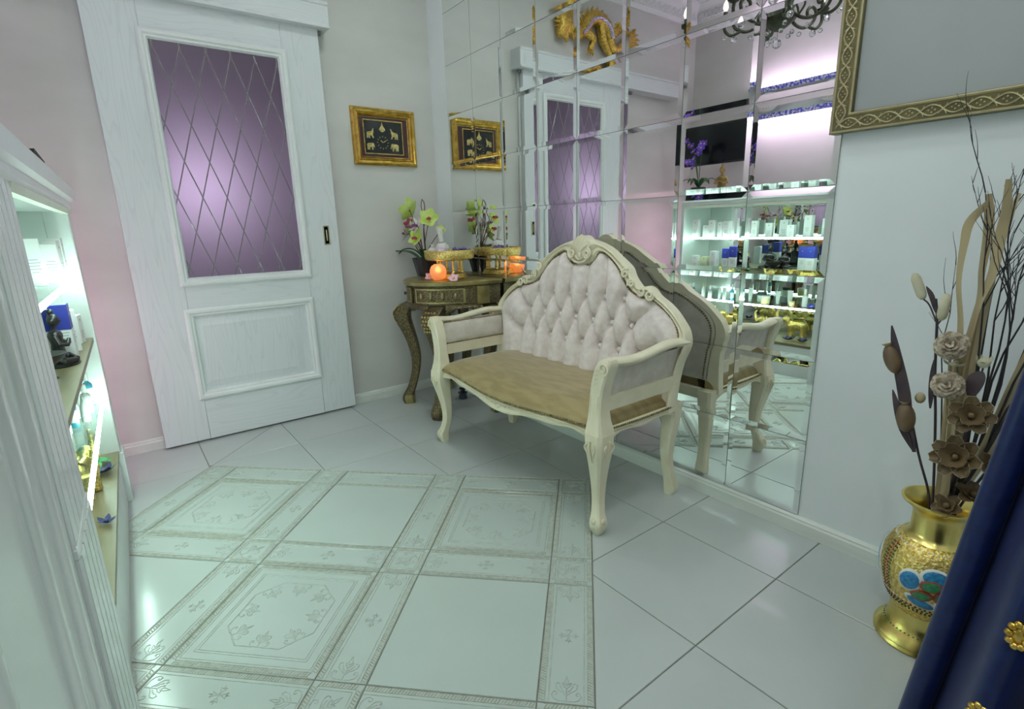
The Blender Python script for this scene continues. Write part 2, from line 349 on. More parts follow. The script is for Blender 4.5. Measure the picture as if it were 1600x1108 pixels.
for i in range(-6, 3):
    for j in range(-8, 4):
        x0, y0 = FX+i*S, FY+j*S; sq = [(x0, y0), (x0+S, y0), (x0+S, y0+S), (x0, y0+S)]
        room = sq
        for n, d in (((1, 0), 0), ((-1, 0), -XL), ((0, 1), 0), ((0, -1), -YF)): room = clip(room, n, d) if len(room) > 2 else []
        if len(room) < 3 or area(room) < 1e-4: continue
        rest = room; pieces = []
        for n, d in halfs:
            if len(rest) < 3: break
            out = clip(rest, (-n.x, -n.y), -d)
            if len(out) > 2 and area(out) > 2e-4: pieces.append(out)
            rest = clip(rest, (n.x, n.y), d)
        if len(pieces) == 1 and abs(area(pieces[0])-S*S) < 1e-5: link('floor_tile', full, FLOOR, (x0+S/2, y0+S/2, 0)); continue
        for p in pieces:
            cx = sum(a for a, b in p)/len(p); cy = sum(b for a, b in p)/len(p)
            link('floor_tile', tile_mesh([(a-cx, b-cy) for a, b in p], TILE), FLOOR, (cx, cy, 0))
# raised ornament of the diagonal carpet of tiles
def place2(pl, ox, oy, ang, sc): return [(ox+sc*(x*cos(ang)-y*sin(ang)), oy+sc*(x*sin(ang)+y*cos(ang))) for x, y in pl]
half_motif = [[(0, 0), (.1, .02), (.25, .02), (.42, .10), (.48, .25), (.42, .36), (.32, .34), (.32, .26), (.38, .25)],
              [(.03, .25), (.14, .36), (.25, .42), (.34, .52), (.36, .66), (.28, .72), (.22, .66)],
              [(0, .5), (.10, .58), (.15, .72), (.08, .70), (0, .62)], [(.06, .38), (.16, .48), (.22, .60)]]
motif = [[(0, 0), (0, .3), (0, .52)], [(0, .62), (.06, .78), (0, 1.0), (-.06, .78), (0, .62)]]
for pl in half_motif: motif += [pl, [(-x, y) for x, y in pl]]
def palmette(mb, ox, oy, ang, sc, w=.0032, h=.0016):
    for pl in motif: mb.relief(place2(pl, ox, oy, ang, sc), w, h)
def star(mb, ox, oy, sc):
    for k in range(4):
        a = k*pi/2
        mb.relief(place2([(.12, 0), (.4, .12), (.75, .3), (.62, .05), (.95, 0), (.62, -.05), (.75, -.3), (.4, -.12), (.12, 0)], ox, oy, a, sc), .003, .0015)
    mb.relief([(ox+.12*sc*cos(i*pi/4), oy+.12*sc*sin(i*pi/4)) for i in range(8)], .003, .002, closed=True)
def rect(a, b, d): return [(-a+d, -b+d), (a-d, -b+d), (a-d, b-d), (-a+d, b-d)]
def rope(mb, x0, x1, y, w=.011):
    n = max(2, int((x1-x0)/.0085))
    for k in range(n):
        x = lerp(x0, x1, (k+.5)/n); mb.relief([(x-.003, y-w/2), (x+.003, y+w/2)], .004, .0014)
    mb.relief([(x0, y-w/2-.002), (x1, y-w/2-.002)], .002, .0012); mb.relief([(x0, y+w/2+.002), (x1, y+w/2+.002)], .002, .0012)
def rot90(mb, start): mb.xf(Matrix.Rotation(pi/2, 4, 'Z'), start)
h = Ld/2
deco = MB(); ropeD = MB()
for k in range(4):
    s = len(ropeD.v); rope(ropeD, -h+.02, h-.02, h-.0125)
    ropeD.xf(Matrix.Rotation(k*pi/2, 4, 'Z'), s)
deco.relief(rect(h, h, .028), .004, .0014, closed=True)
deco.relief(rect(h, h, .052), .003, .0014, closed=True); deco.relief(rect(h, h, .060), .003, .0014, closed=True)
ro_, rc_ = .138, .070
octo = [(ro_, -rc_), (ro_, rc_), (rc_, ro_), (-rc_, ro_), (-ro_, rc_), (-ro_, -rc_), (-rc_, -ro_), (rc_, -ro_)]
for i in range(8):
    a, b = octo[i], octo[(i+1) % 8]
    deco.relief([a, ((a[0]*.6+b[0]*.4), (a[1]*.6+b[1]*.4))], .0045, .002); deco.relief([((a[0]*.4+b[0]*.6), (a[1]*.4+b[1]*.6)), b], .0045, .002)
    mx, my = (a[0]+b[0])/2, (a[1]+b[1])/2; palmette(deco, mx, my, math.atan2(-my, -mx)-pi/2, .062)
decoM, ropeDM = deco.mesh('relief_ornament', RELIEF, 30, False), ropeD.mesh('rope_border', ROPE, 30, False)
a_, b_ = Ld/2, Wd/2
st = MB(); stR = MB()
for k in range(2):
    s = len(stR.v); rope(stR, -a_+.004, a_-.004, b_-.011); stR.xf(Matrix.Rotation(k*pi, 4, 'Z'), s)
    palmette(st, (-1, 1)[k]*(a_-.006), 0, (-pi/2, pi/2)[k], .078)
    st.relief([(-a_+.004, (-1, 1)[k]*(b_-.028)), (a_-.004, (-1, 1)[k]*(b_-.028))], .0035, .0014)
star(st, 0, 0, .03)
stM, stRM = st.mesh('relief_ornament', RELIEF, 30, False), stR.mesh('rope_border', ROPE, 30, False)
c_ = Wd/2; sq_ = MB(); sqR = MB()
for k in range(4):
    s = len(sqR.v); rope(sqR, -c_+.018, c_-.018, c_-.011); sqR.xf(Matrix.Rotation(k*pi/2, 4, 'Z'), s)
sq_.relief(rect(c_, c_, .027), .003, .0014, closed=True); palmette(sq_, -.03, -.03, -pi/4, .082)
sqM, sqRM = sq_.mesh('relief_ornament', RELIEF, 30, False), sqR.mesh('rope_border', ROPE, 30, False)
bigM = tile_mesh([(-h, -h), (h, -h), (h, h), (-h, h)], TILE2); strM = tile_mesh([(-a_, -b_), (a_, -b_), (a_, b_), (-a_, b_)], TILE2); smlM = tile_mesh([(-c_, -c_), (c_, -c_), (c_, c_), (-c_, c_)], TILE2)
for i in range(7):
    for j in range(7):
        u = (lines[i]+lines[i+1])/2; v = (lines[j]+lines[j+1])/2; P = O+e1*u+e2*v
        ev_i, ev_j = i % 2 == 0, j % 2 == 0
        if P.x < -2.28: continue
        if not ev_i and not ev_j:
            o = link('square_tile', bigM, FLOOR, (P.x, P.y, 0), (0, 0, -pi/4))
            if ((i+j)//2) % 2 == 1: link('relief_ornament', decoM, o); link('rope_border', ropeDM, o)
        elif ev_i and ev_j:
            o = link('corner_tile', smlM, FLOOR, (P.x, P.y, 0), (0, 0, -pi/4+pi*((i//2+j//2) % 2))); link('relief_ornament', sqM, o); link('rope_border', sqRM, o)
        else:
            o = link('border_tile', strM, FLOOR, (P.x, P.y, 0), (0, 0, -pi/4 if ev_j else pi/4)); link('relief_ornament', stM, o); link('rope_border', stRM, o)
# ------------------------------------------------------------------ tiled mirror
mw = thing('tiled_mirror', 'floor-to-ceiling wall mirror in square panes behind the cream bench', 'mirror', (0, 0, 0))
tw, th, z0m, y0m = .3006, .2982, .068, -.2045
bv, bd = .021, .0016
def mring(d, x): return [(x, -tw/2+d, -th/2+d), (x, tw/2-d, -th/2+d), (x, tw/2-d, th/2-d), (x, -tw/2+d, th/2-d)]
g = .0011
mt_ = MB().loft([mring(g, -.0005), mring(g, -.006+bd), mring(bv, -.006)], cap=False)
n0 = len(mt_.v); mt_.add(mring(bv, -.006), [(0, 1, 2, 3)])
mm = mt_.mesh('mirror_tile', MIRROR, 0); mm.materials.append(MEDGE)
for p in mm.polygons:
    if abs(p.normal.x) < .5: p.material_index = 1
for c in range(8):
    for r in range(10):
        o = link('mirror_tile', mm, mw, (0, y0m-(c+.5)*tw, z0m+(r+.5)*th))
        o.rotation_euler = (0, R(random.uniform(-.10, .10)), R(random.uniform(-.10, .10)))
# ------------------------------------------------------------------ sliding door
d = struct(thing('door_1', 'white wood-grain sliding door with diamond-etched mauve glass and lower panel', 'door', (0, -.07, 0)))
X0, X1, Z0, Z1 = -1.842, -.755, .012, 2.30
gx0, gx1, gz0, gz1 = -1.60, -.985, .925, 2.10
px0, px1, pz0, pz1 = -1.64, -1.015, .28, .735
yf, yb = 0, .04
MB().box(X0, gx0-.02, yf, yb, Z0, Z1, .003).build('stile', DOORW, d)
MB().box(gx1+.02, X1, yf, yb, Z0, Z1, .003).build('stile', DOORW, d)
MB().box(gx0-.02, gx1+.02, yf+.0003, yb, gz1+.02, Z1, .002).build('top_rail', DOORH, d)
MB().box(gx0-.02, gx1+.02, yf+.0003, yb, pz1+.02, gz0-.02, .002).build('middle_rail', DOORH, d)
MB().box(gx0-.02, gx1+.02, yf+.0003, yb, Z0, pz0-.02, .002).build('bottom_rail', DOORH, d)
pf = [(0, 0), (0, -.010), (.010, -.016), (.022, -.016), (.030, -.008), (.038, -.008), (.046, .004), (.046, .02), (0, .02)]
MB().frame(gx0-.038, gx1+.038, gz0-.038, gz1+.038, pf).build('glazing_moulding', MOULD, d, 30)
MB().frame(gx0-.045, gx1+.028, pz0-.03, pz1+.03, pf).build('panel_moulding', MOULD, d, 30)
pn = MB(); pn.box(gx0-.02, gx1+.02, .012, .03, pz0-.02, pz1+.02)
pn.frame(px0+.03, px1-.03, pz0+.03, pz1-.03, [(0, .012), (.04, .004), (.05, .004), (.05, .02), (0, .02)])
pn.box(px0+.08, px1-.08, .004, .02, pz0+.08, pz1-.08); pn.build('lower_panel', DOORW, d, 0)
MAUVE = mat('frosted_mauve_glass', (.085, .072, .082), .30, var=(.075, .062, .072), vscale=2, spec=.5)
nt_ = MAUVE.node_tree; tr_ = nt_.nodes.new('ShaderNodeBsdfTranslucent'); tr_.inputs[0].default_value = (.54, .50, .57, 1); mx_ = nt_.nodes.new('ShaderNodeMixShader'); mx_.inputs[0].default_value = .62
out_ = nt_.nodes['Material Output']; nt_.links.new(nt_.nodes['Principled BSDF'].outputs[0], mx_.inputs[1]); nt_.links.new(tr_.outputs[0], mx_.inputs[2]); nt_.links.new(mx_.outputs[0], out_.inputs[0])
MAUVEL = mat('painted_glow_line', (.24, .215, .24), .12, var=(.22, .195, .22), spec=.6)  # opaque lilac stands for lamp glow seen through the clear-cut lines
gl = MB().box(gx0, gx1, .008, .014, gz0, gz1).build('glass_pane', MAUVE, d, 0)
# engraved diamond lattice
pitch_x, pitch_z = .117, .36
def groove(p, q):
    (x0, z0), (x1, z1) = p, q; dx, dz = x1-x0, z1-z0; l = math.hypot(dx, dz); nx, nz = -dz/l*.0032, dx/l*.0032
    mb = MB(); y = .0075; k = .0068
    vs = [(x0+nx, .008, z0+nz), (x1+nx, .008, z1+nz), (x0, k, z0), (x1, k, z1), (x0-nx, .008, z0-nz), (x1-nx, .008, z1-nz)]
    mb.add(vs, [(0, 1, 3, 2), (2, 3, 5, 4)]); return mb
for sg in (1, -1):
    for k in range(-8, 22):
        xs = gx0-.02+k*pitch_x; sl = pitch_z/pitch_x*sg
        pts = []
        for x in (gx0, gx1):
            z = gz1-.03+sl*(x-xs-.04); pts.append((x, z))
        (xa, za), (xb, zb) = pts
        def cutz(z): t = (z-za)/(zb-za); return (lerp(xa, xb, t), z)
        lo, hi = (pts if za < zb else pts[::-1])
        if hi[1] < gz0 or lo[1] > gz1: continue
        if lo[1] < gz0: lo = cutz(gz0)
        if hi[1] > gz1: hi = cutz(gz1)
        if math.hypot(lo[0]-hi[0], lo[1]-hi[1]) < .03: continue
        groove(lo, hi).build('etched_line', MAUVEL, gl, 0, recalc=False)
hd = MB().frame(-.848, -.812, 1.075, 1.190, [(0, 0), (0, -.004), (.006, -.004), (.008, .001), (.008, .006), (0, .006)]).build('flush_handle', mat('brushed_brass', (.62, .56, .40), .3, .9, var=(.5, .45, .3)), d, 30)
MB().box(-.841, -.819, .0, .002, 1.082, 1.183).build('recess', BLACK, hd, 0)
MB().tube([(-.83, -.004, 1.10), (-.83, -.004, 1.165)], .0045, 8).build('finger_bar', hd.data.materials[0], hd)
rl = struct(thing('trim_3', 'white boxed cornice hiding the sliding door rail', 'trim', (0, 0, 0)))
cp = [(0, 0), (-.118, 0), (-.118, .012), (-.112, .018), (-.112, .112), (-.118, .118), (-.118, .132), (0, .132)]
MB().loft([[(x, a, 2.277+b) for a, b in cp] for x in (-2.61, -.70)]).build('rail_box', DOORH, rl, 25)
MB().box(-2.0, -.73, -.05, -.03, 2.255, 2.277).build('track', mat('track_steel', (.3, .3, .3), .4, .8, var=(.25, .25, .25)), rl, 0)
cs = struct(MB().box(-.80, -.745, -.022, 0, 0, 2.277, .004).build('trim_4', MOULD))
# ------------------------------------------------------------------ upholstered bench
B = thing('tufted_bench', 'cream carved bench with button-tufted champagne velvet back in front of the mirror', 'bench', (-.355, -1.554, 0), -pi/2)
def octring(cx, cy, z, hx, hy, ch=.3):
    a, b = hx*ch, hy*ch
    return [(cx+sx, cy+sy, z) for sx, sy in ((hx, -hy+b), (hx, hy-b), (hx-a, hy), (-hx+a, hy), (-hx, hy-b), (-hx, -hy+b), (-hx+a, -hy), (hx-a, -hy))]
def smoothed(keys, zs, col): return [interp([k[0] for k in keys], [k[col] for k in keys], z) for z in zs]
def cabriole(keys, cx, cy, dx, dy, zs=None):
    # keys ascending in z: (z, outward offset, half width)
    P = catmull([(k[0], k[1], k[2]) for k in keys], 4)
    return [octring(cx+dx*p[1], cy+dy*p[1], p[0], p[2], p[2]) for p in P]
fk = [(0, .004, .0175), (.03, .010, .026), (.055, .010, .027), (.085, .000, .022), (.14, -.010, .021), (.21, -.010, .025), (.28, -.003, .032), (.335, .004, .039), (.375, .006, .043), (.415, .003, .044)]
bk = [(0, .006, .018), (.03, .012, .025), (.06, .008, .024), (.10, -.002, .021), (.18, -.014, .022), (.27, -.012, .027), (.34, -.004, .031), (.42, .0, .034)]
for sx in (-1, 1):
    lg = MB().loft(cabriole(fk, sx*.579, -.232, sx, -1)).build('leg', CREAM, B, 35)
    cv = MB()   # carved leaf on the knee and toe
    for q in (-1, 0, 1):
        cv.tube(catmull([(sx*.579+sx*.004+q*.016, -.232-.052, .392-abs(q)*.012), (sx*.579+q*.024, -.232-.051, .362), (sx*.579+q*.012, -.232-.043, .335-.012*(q == 0)), (sx*.579+q*.004, -.232-.034, .30)], 4), [.0045]*9+[.003, .002, .001, .001], 6)
    for q in (-1, 0, 1):
        cv.tube(catmull([(sx*(.579+.051), -.232+q*.016, .392-abs(q)*.012), (sx*(.579+.050), -.232+q*.024, .362), (sx*(.579+.042), -.232+q*.012, .335), (sx*(.579+.033), -.232+q*.004, .30)], 4), [.0045]*9+[.003, .002, .001, .001], 6)
    cv.sphere((sx*.588, -.232-.036, .062), (.012, .006, .014), 8, 6); cv.sphere((sx*(.579+.036), -.24, .062), (.006, .012, .014), 8, 6)
    cv.build('carved_leaf', CREAM, lg)
    MB().loft(cabriole(bk, sx*.566, .222, sx*.4, 1)).build('leg', CREAM, B, 35)
# front rail (serpentine) -------------------------------------------------
def yfr(u): return -.236-.034*cos(pi*u/1.16)**2
def ztop(u): return .428-.022*cos(pi*u/1.2)**2
rb = [(0, .350), (.06, .352), (.12, .362), (.18, .374), (.26, .380), (.34, .380), (.40, .388), (.45, .396), (.49, .388), (.54, .380)]
def zbot(u): return interp([a for a, b in rb], [b for a, b in rb], abs(u))
us = [-.545+1.09*i/64 for i in range(65)]
rings = []
for u in us:
    y, zt, zb = yfr(u), ztop(u)-.006, zbot(u); mid = lerp(zb, zt, .45)
    rings.append([(u, y-.006, zt), (u, y-.010, zt-.006), (u, y-.004, zt-.012), (u, y-.004, mid), (u, y-.012, zb+.010), (u, y-.010, zb), (u, y+.02, zb), (u, y+.02, zt)])
fr = MB().loft(rings).build('front_rail', CREAM, B, 35)
cv = MB()
for q in (-1, 1):
    for k, (a, b) in enumerate(((.02, .0), (.05, .004), (.085, .010))):
        sp = spiral((q*a, .382+b), .010, .003, pi/2, q*1.3, 14); cv.tube([(x, yfr(x)-.010, z) for x, z in sp], .0028, 5)
    cv.tube([(q*x, yfr(x)-.010, z) for x, z in ((.09, .385), (.12, .392), (.15, .390), (.17, .384))], [.003, .004, .003, .001], 5)
cv.sphere((0, yfr(0)-.008, .372), (.012, .006, .012), 10, 8); cv.build('carved_ornament', CREAM, fr)
for sx in (-1, 1):
    rings = []
    for i in range(25):
        t = i/24; y = lerp(-.195, .195, t); zb = .372+.026*sin(pi*t)**.6+.008*sin(3*pi*t)
        xx = sx*(.585+.006*sin(pi*t)); zt = .421
        rings.append([(xx+sx*.012, y, zt), (xx+sx*.016, y, zt-.008), (xx+sx*.010, y, zt-.014), (xx+sx*.014, y, zb+.008), (xx+sx*.012, y, zb), (xx-sx*.02, y, zb), (xx-sx*.02, y, zt)])
    MB().loft(rings).build('side_rail', CREAM, B, 35)
MB().box(-.55, .55, .195, .225, .37, .42, .004).build('rear_rail', CREAM, B)
# seat --------------------------------------------------------------------
def seat_pt(s, t):
    u = s*.580; y0 = yfr(u)-.012; y1 = .205; y = lerp(y0, y1, t)
    e = (1-abs(s)**9)**.8*(1-(1-min(1, t*1.0))**9)**.55*(1-max(0, t-.9)*1.5)
    base = lerp(ztop(u), .428, min(1, t*1.5))
    return (u*(1+.012*sin(pi*min(1, e))), y, base-.004+.066*e)
NS, NT = 60, 34
vs = []; fs = []
for i in range(NS+1):
    s = -1+2*i/NS; s = math.copysign(1-(1-abs(s))**1.6, s) if s else 0
    for j in range(NT+1):
        t = (j/NT)**1.7; vs.append(seat_pt(s, t))
for i in range(NS):
    for j in range(NT): a = i*(NT+1)+j; fs.append((a, a+1, a+NT+2, a+NT+1))
sc = MB().add(vs, fs)
ring_ = [i*(NT+1) for i in range(NS+1)]+[NS*(NT+1)+j for j in range(1, NT+1)]+[i*(NT+1)+NT for i in range(NS-1, -1, -1)]+[j for j in range(NT-1, 0, -1)]
n0 = len(sc.v); sc.add([(vs[k][0], vs[k][1], .412 if abs(vs[k][0]) > .5 else min(vs[k][2]-.003, .412)) for k in ring_], [])
L_ = len(ring_)
for k in range(L_): sc.f.append((ring_[k], ring_[(k+1) % L_], n0+(k+1) % L_, n0+k))
seat = sc.build('seat', VELSEAT, B, 60)
def nails(path, pitch, r, name, parent, push=(0, 0, 0)):
    mb = MB(); P = [Vector(p) for p in path]; acc = 0
    for a, b in zip(P, P[1:]):
        l = (b-a).length
        while acc < l: c = a.lerp(b, acc/l); mb.sphere((c.x+push[0], c.y+push[1], c.z+push[2]), r, 6, 4); acc += pitch
        acc -= l
    return stuff(mb.build(name, NAIL, parent, 60))
nails([(u, yfr(u)-.013, ztop(u)-.001) for u in us], .0122, .0062, 'nailhead_row', seat)
for sx in (-1, 1): nails([(sx*(.601+.006*sin(pi*i/20)), lerp(-.185, .185, i/20), .4225) for i in range(21)], .0115, .0052, 'nailhead_row', seat)
# arms --------------------------------------------------------------------
for sx in (-1, 1):
    ap = [(.413, .581, .043, .043), (.43, .580, .040, .040), (.46, .578, .034, .034), (.50, .577, .030, .030), (.55, .580, .029, .028), (.60, .588, .031, .028), (.64, .600, .033, .028), (.67, .611, .033, .028), (.688, .619, .027, .026), (.699, .624, .016, .022)]
    P = MB().loft([octring(sx*a, -.232, z, hx, hy, .22) for z, a, hx, hy in ap]).build('arm_post', CREAM, B, 35)
    cv = MB(); ctr = (sx*.621, .667)
    cv.tube([(x, -.262, z) for x, z in spiral(ctr, .024, .004, -pi/2 if sx > 0 else -pi/2, sx*1.6, 26)], .0035, 6)
    for k in range(4):
        z = .60+k*.017; cv.tube([(sx*(.572+k*.004), -.261, z), (sx*(.585+k*.004), -.262, z+.012), (sx*(.600+k*.003), -.261, z+.010)], [.001, .0035, .001], 5)
    cv.tube([(sx*.562, -.265, .445), (sx*.560, -.262, .50), (sx*.563, -.261, .56)], .0018, 5); cv.tube([(sx*.596, -.265, .445), (sx*.594, -.262, .50), (sx*.598, -.261, .56)], .0018, 5)
    cv.build('carved_scroll', CREAM, P)
    rings = []
    for i in range(25):
        t = i/24; y = lerp(-.215, .215, t); zc = .684+.010*sin(pi*t*2)*-1+.006*t; xx = .612+.010*sin(pi*t)
        hw = .030-.006*sin(pi*t)
        rings.append([(sx*(xx+hw*cos(a)), y, zc+.017*sin(a)) for a in [2*pi*k/12 for k in range(12)]])
    MB().loft(rings).build('arm_rail', CREAM, B, 45)
    MB().loft([[(sx*.568, y, .497), (sx*.603, y, .497), (sx*.606, y, .553), (sx*.571, y, .553)] for y in (-.212, .205)]).build('lower_arm_rail', CREAM, B, 30)
    vs = []; fs = []; n, mm_ = 20, 10
    for i in range(n+1):
        y = lerp(-.205, .205, i/n)
        for j in range(mm_+1):
            z = lerp(.552, .672, j/mm_); e = (1-abs(2*i/n-1)**6)*(1-abs(2*j/mm_-1)**4)
            vs.append((sx*(lerp(.577, .598, (j/mm_)**1.4)-.012*e-.004), y, z))
    k0 = len(vs)
    for i in range(n+1):
        y = lerp(-.205, .205, i/n)
        for j in range(mm_+1):
            z = lerp(.552, .672, j/mm_); vs.append((sx*(lerp(.594, .616, (j/mm_)**1.4)), y, z))
    for o_ in (0, k0):
        for i in range(n):
            for j in range(mm_): a = o_+i*(mm_+1)+j; fs.append((a, a+1, a+mm_+2, a+mm_+1))
    ar = MB().add(vs, fs).build('arm_pad', VELARM, B, 60, recalc=False)
    yy = [lerp(-.205, .205, i/20) for i in range(21)]
    nails([(sx*.570, y, .556) for y in yy], .0115, .0048, 'nailhead_row', ar)
    nails([(sx*.588, y, .668) for y in yy], .0115, .0048, 'nailhead_row', ar)
    nails([(sx*lerp(.570, .588, k/8), -.204, lerp(.556, .668, k/8)) for k in range(9)], .0115, .0048, 'nailhead_row', ar)
# back --------------------------------------------------------------------
half = [((.606, .40), (.540, .40)), ((.606, .50), (.552, .50)), ((.616, .60), (.572, .60)), ((.634, .655), (.588, .66)), ((.640, .69), (.594, .70)), ((.625, .735), (.585, .735)), ((.600, .765), (.562, .768)), ((.562, .802), (.523, .80)), ((.52, .832), (.482, .825)), ((.467, .860), (.445, .844)),
        ((.437, .886), (.418, .850)), ((.405, .896), (.385, .851)), ((.375, .888), (.357, .858)), ((.352, .903), (.333, .868)), ((.325, .93), (.303, .890)), ((.302, .966), (.270, .927)), ((.272, .988), (.245, .957)), ((.236, 1.010), (.213, .987)), ((.19, 1.040), (.18, 1.010)), ((.138, 1.063), (.150, 1.026)), ((.095, 1.076), (.112, 1.030)), ((.062, 1.083), (.088, 1.000)), ((.03, 1.087), (.048, .982)), ((0, 1.088), (0, .976))]
def ybk(z): return .186+.14*(z-.45)
o_half = catmull([(a[0], 0, a[1]) for a, b in half], 3); i_half = catmull([(b[0], 0, b[1]) for a, b in half], 3)
outer = [(p.x, p.z) for p in o_half]+[(-p.x, p.z) for p in o_half[-2::-1]]; inner = [(p.x, p.z) for p in i_half]+[(-p.x, p.z) for p in i_half[-2::-1]]
prof = [(0, .0), (0, -.022), (.07, -.030), (.22, -.033), (.36, -.026), (.5, -.020), (.62, -.026), (.78, -.028), (.92, -.020), (1, -.010), (1, .012), (0, .014)]
rings = []
for (ou, oz), (iu, iz) in zip(outer, inner):
    rings.append([(lerp(ou, iu, t), ybk(lerp(oz, iz, t))+dy, lerp(oz, iz, t)) for t, dy in prof])
bf = MB().loft(rings).build('back_frame', CREAM, B, 35)
# crest shell, scrolls
sh = MB()
for k in range(-3, 4):
    a = k*.30; L0 = .072-.006*abs(k)
    p0 = Vector((0, ybk(1.03)-.030, 1.034)); tip = Vector((sin(a)*L0*.95, ybk(1.08)-.026, 1.036+cos(a)*L0))
    sh.tube([p0, p0.lerp(tip, .5)+Vector((0, -.008, 0)), p0.lerp(tip, .85)+Vector((0, -.004, 0)), tip], [.004, .009, .012, .008], 8)
sh.prism([(sin(a)*.066, 1.034+cos(a)*.072) for a in [(-1.15+.115*i) for i in range(21)]]+[(.04, 1.0), (0, .98), (-.04, 1.0)], ybk(1.04)-.030, ybk(1.04)+.02, 'xz')
for q in (-1, 1):
    sh.tube([(x, ybk(z)-.040, z) for x, z in spiral((q*.052, 1.022), .024, .005, pi/2 if q > 0 else pi/2, -q*1.75, 30)], .0062, 8)
    sh.tube([(q*x, ybk(z)-.034, z) for x, z in ((.052, .998), (.03, .984), (0, .979))], .0055, 8)
    sh.tube([(q*x, ybk(z)-.036, z) for x, z in ((.028, 1.012), (.014, .999), (0, .994))], .004, 6)
sh.sphere((0, ybk(1.01)-.034, 1.012), (.012, .008, .016), 10, 8)
sh.build('crest_shell', CREAM, B, 50)
for q in (-1, 1):
    for (cx, cz, r0, a0, tn, w) in ((.292, .945, .021, pi*.3, 1.5, .006), (.332, .905, .020, pi*1.2, -1.5, .006), (.392, .873, .019, pi*1.0, 1.5, .0055), (.437, .862, .022, pi*.0, -1.5, .006)):
        MB().tube([(q*x, ybk(z)-.034, z) for x, z in spiral((cx, cz), r0, .004, a0, tn, 26)], w, 8).build('carved_scroll', CREAM, bf)
# tufted upholstery
import numpy as np
Pu = .115
rows = [(.832, [(-2.5+i)*Pu for i in range(6)]), (.720, [(-3+i)*Pu for i in range(7)]), (.606, [(-3.5+i)*Pu for i in range(8)])]
segs = []
for r in (0, 1):
    za, ua = rows[r]; zb, ub = rows[r+1]
    for a in ua:
        for b in ub:
            if abs(a-b) < .06: segs.append(((a, za), (b, zb)))
for a in rows[2][1]: segs.append(((a, .606), (a, .43)))
for a in rows[0][1]: segs.append(((a, .832), (a*1.04, .90))); segs.append(((a*1.04, .90), (a*.92, 1.02)))
for q in (-1, 1): segs += [((q*.345, .72), (q*.43, .80)), ((q*.43, .80), (q*.46, .85)), ((q*.4025, .606), (q*.50, .66))]
du = .0062; U = np.arange(-.61, .6101, du); Z = np.arange(.43, 1.062, du); UU, ZZ = np.meshgrid(U, Z, indexing='ij')
dm = np.full(UU.shape, 9.)
for (a, b), (c, e) in segs:
    vx, vz = c-a, e-b; t = np.clip(((UU-a)*vx+(ZZ-b)*vz)/(vx*vx+vz*vz), 0, 1); dm = np.minimum(dm, np.hypot(UU-a-t*vx, ZZ-b-t*vz))
db = np.full(UU.shape, 9.)
for z, ul in rows:
    for u in ul: db = np.minimum(db, np.hypot(UU-u, ZZ-z))
poly = np.array(inner); de = np.full(UU.shape, 9.); ins = np.zeros(UU.shape, bool)
for k in range(len(poly)):
    a, b = poly[k], poly[(k+1) % len(poly)]; v = b-a; t = np.clip(((UU-a[0])*v[0]+(ZZ-a[1])*v[1])/max(v@v, 1e-12), 0, 1)
    if k < len(poly)-1: de = np.minimum(de, np.hypot(UU-a[0]-t*v[0], ZZ-a[1]-t*v[1]))
    cnd = (a[1] > ZZ) != (b[1] > ZZ)
    with np.errstate(divide='ignore', invalid='ignore'): xi = (b[0]-a[0])*(ZZ-a[1])/(b[1]-a[1])+a[0]
    ins ^= cnd & (UU < xi)
sd = np.where(ins, de, -de)
env = np.clip((sd+.008)/.055, 0, 1); env = np.sin(env*np.pi/2)
puff = 1-np.exp(-(dm/.021)**1.25); pit = np.exp(-(db/.022)**2)
H = env*(.014+.044*puff-.034*pit)
keep = sd > -.014; idx = -np.ones(UU.shape, int); vs = []
for i in range(UU.shape[0]):
    for j in range(UU.shape[1]):
        if keep[i, j]: idx[i, j] = len(vs); vs.append((float(UU[i, j]), ybk(float(ZZ[i, j]))+.002-float(H[i, j]), float(ZZ[i, j])))
fs = [(int(idx[i, j]), int(idx[i, j+1]), int(idx[i+1, j+1]), int(idx[i+1, j])) for i in range(UU.shape[0]-1) for j in range(UU.shape[1]-1) if min(idx[i, j], idx[i, j+1], idx[i+1, j+1], idx[i+1, j]) >= 0]
bp_ = MB().add(vs, fs).build('tufted_back', VELVET, B, 80, recalc=False)
bm_ = MB().sphere((0, 0, 0), (.0120, .009, .0120), 10, 6).mesh('button', VELVET, 80)
for z, ul in rows:
    for u in ul: link('button', bm_, bp_, (u, ybk(z)-.008, z))
innb = [(lerp(ou, iu, 1.10), lerp(oz, iz, 1.10)) for (ou, oz), (iu, iz) in zip(outer, inner)]
nails([(u, ybk(z)-.016, z) for u, z in innb if z > .70], .0122, .0060, 'nailhead_row', bp_)
# rear upholstery, seen in the mirror
rp = MB(); pr = [(u*.995, z) for u, z in inner if z > .402]
rp.prism(pr, 0, .006, 'xz'); rp.v = [(x, ybk(z)+.012+y*1, z) for x, y, z in rp.v]
rpo = rp.build('rear_panel', VELARM, B, 30)
nails([(u*.97, ybk(z)+.020, .45+(z-.45)*.985) for u, z in inner if z > .46], .0118, .0050, 'nailhead_row', rpo)
MB().box(-.545, .545, .178, .205, .40, .47, .004).build('back_bottom_rail', CREAM, B)
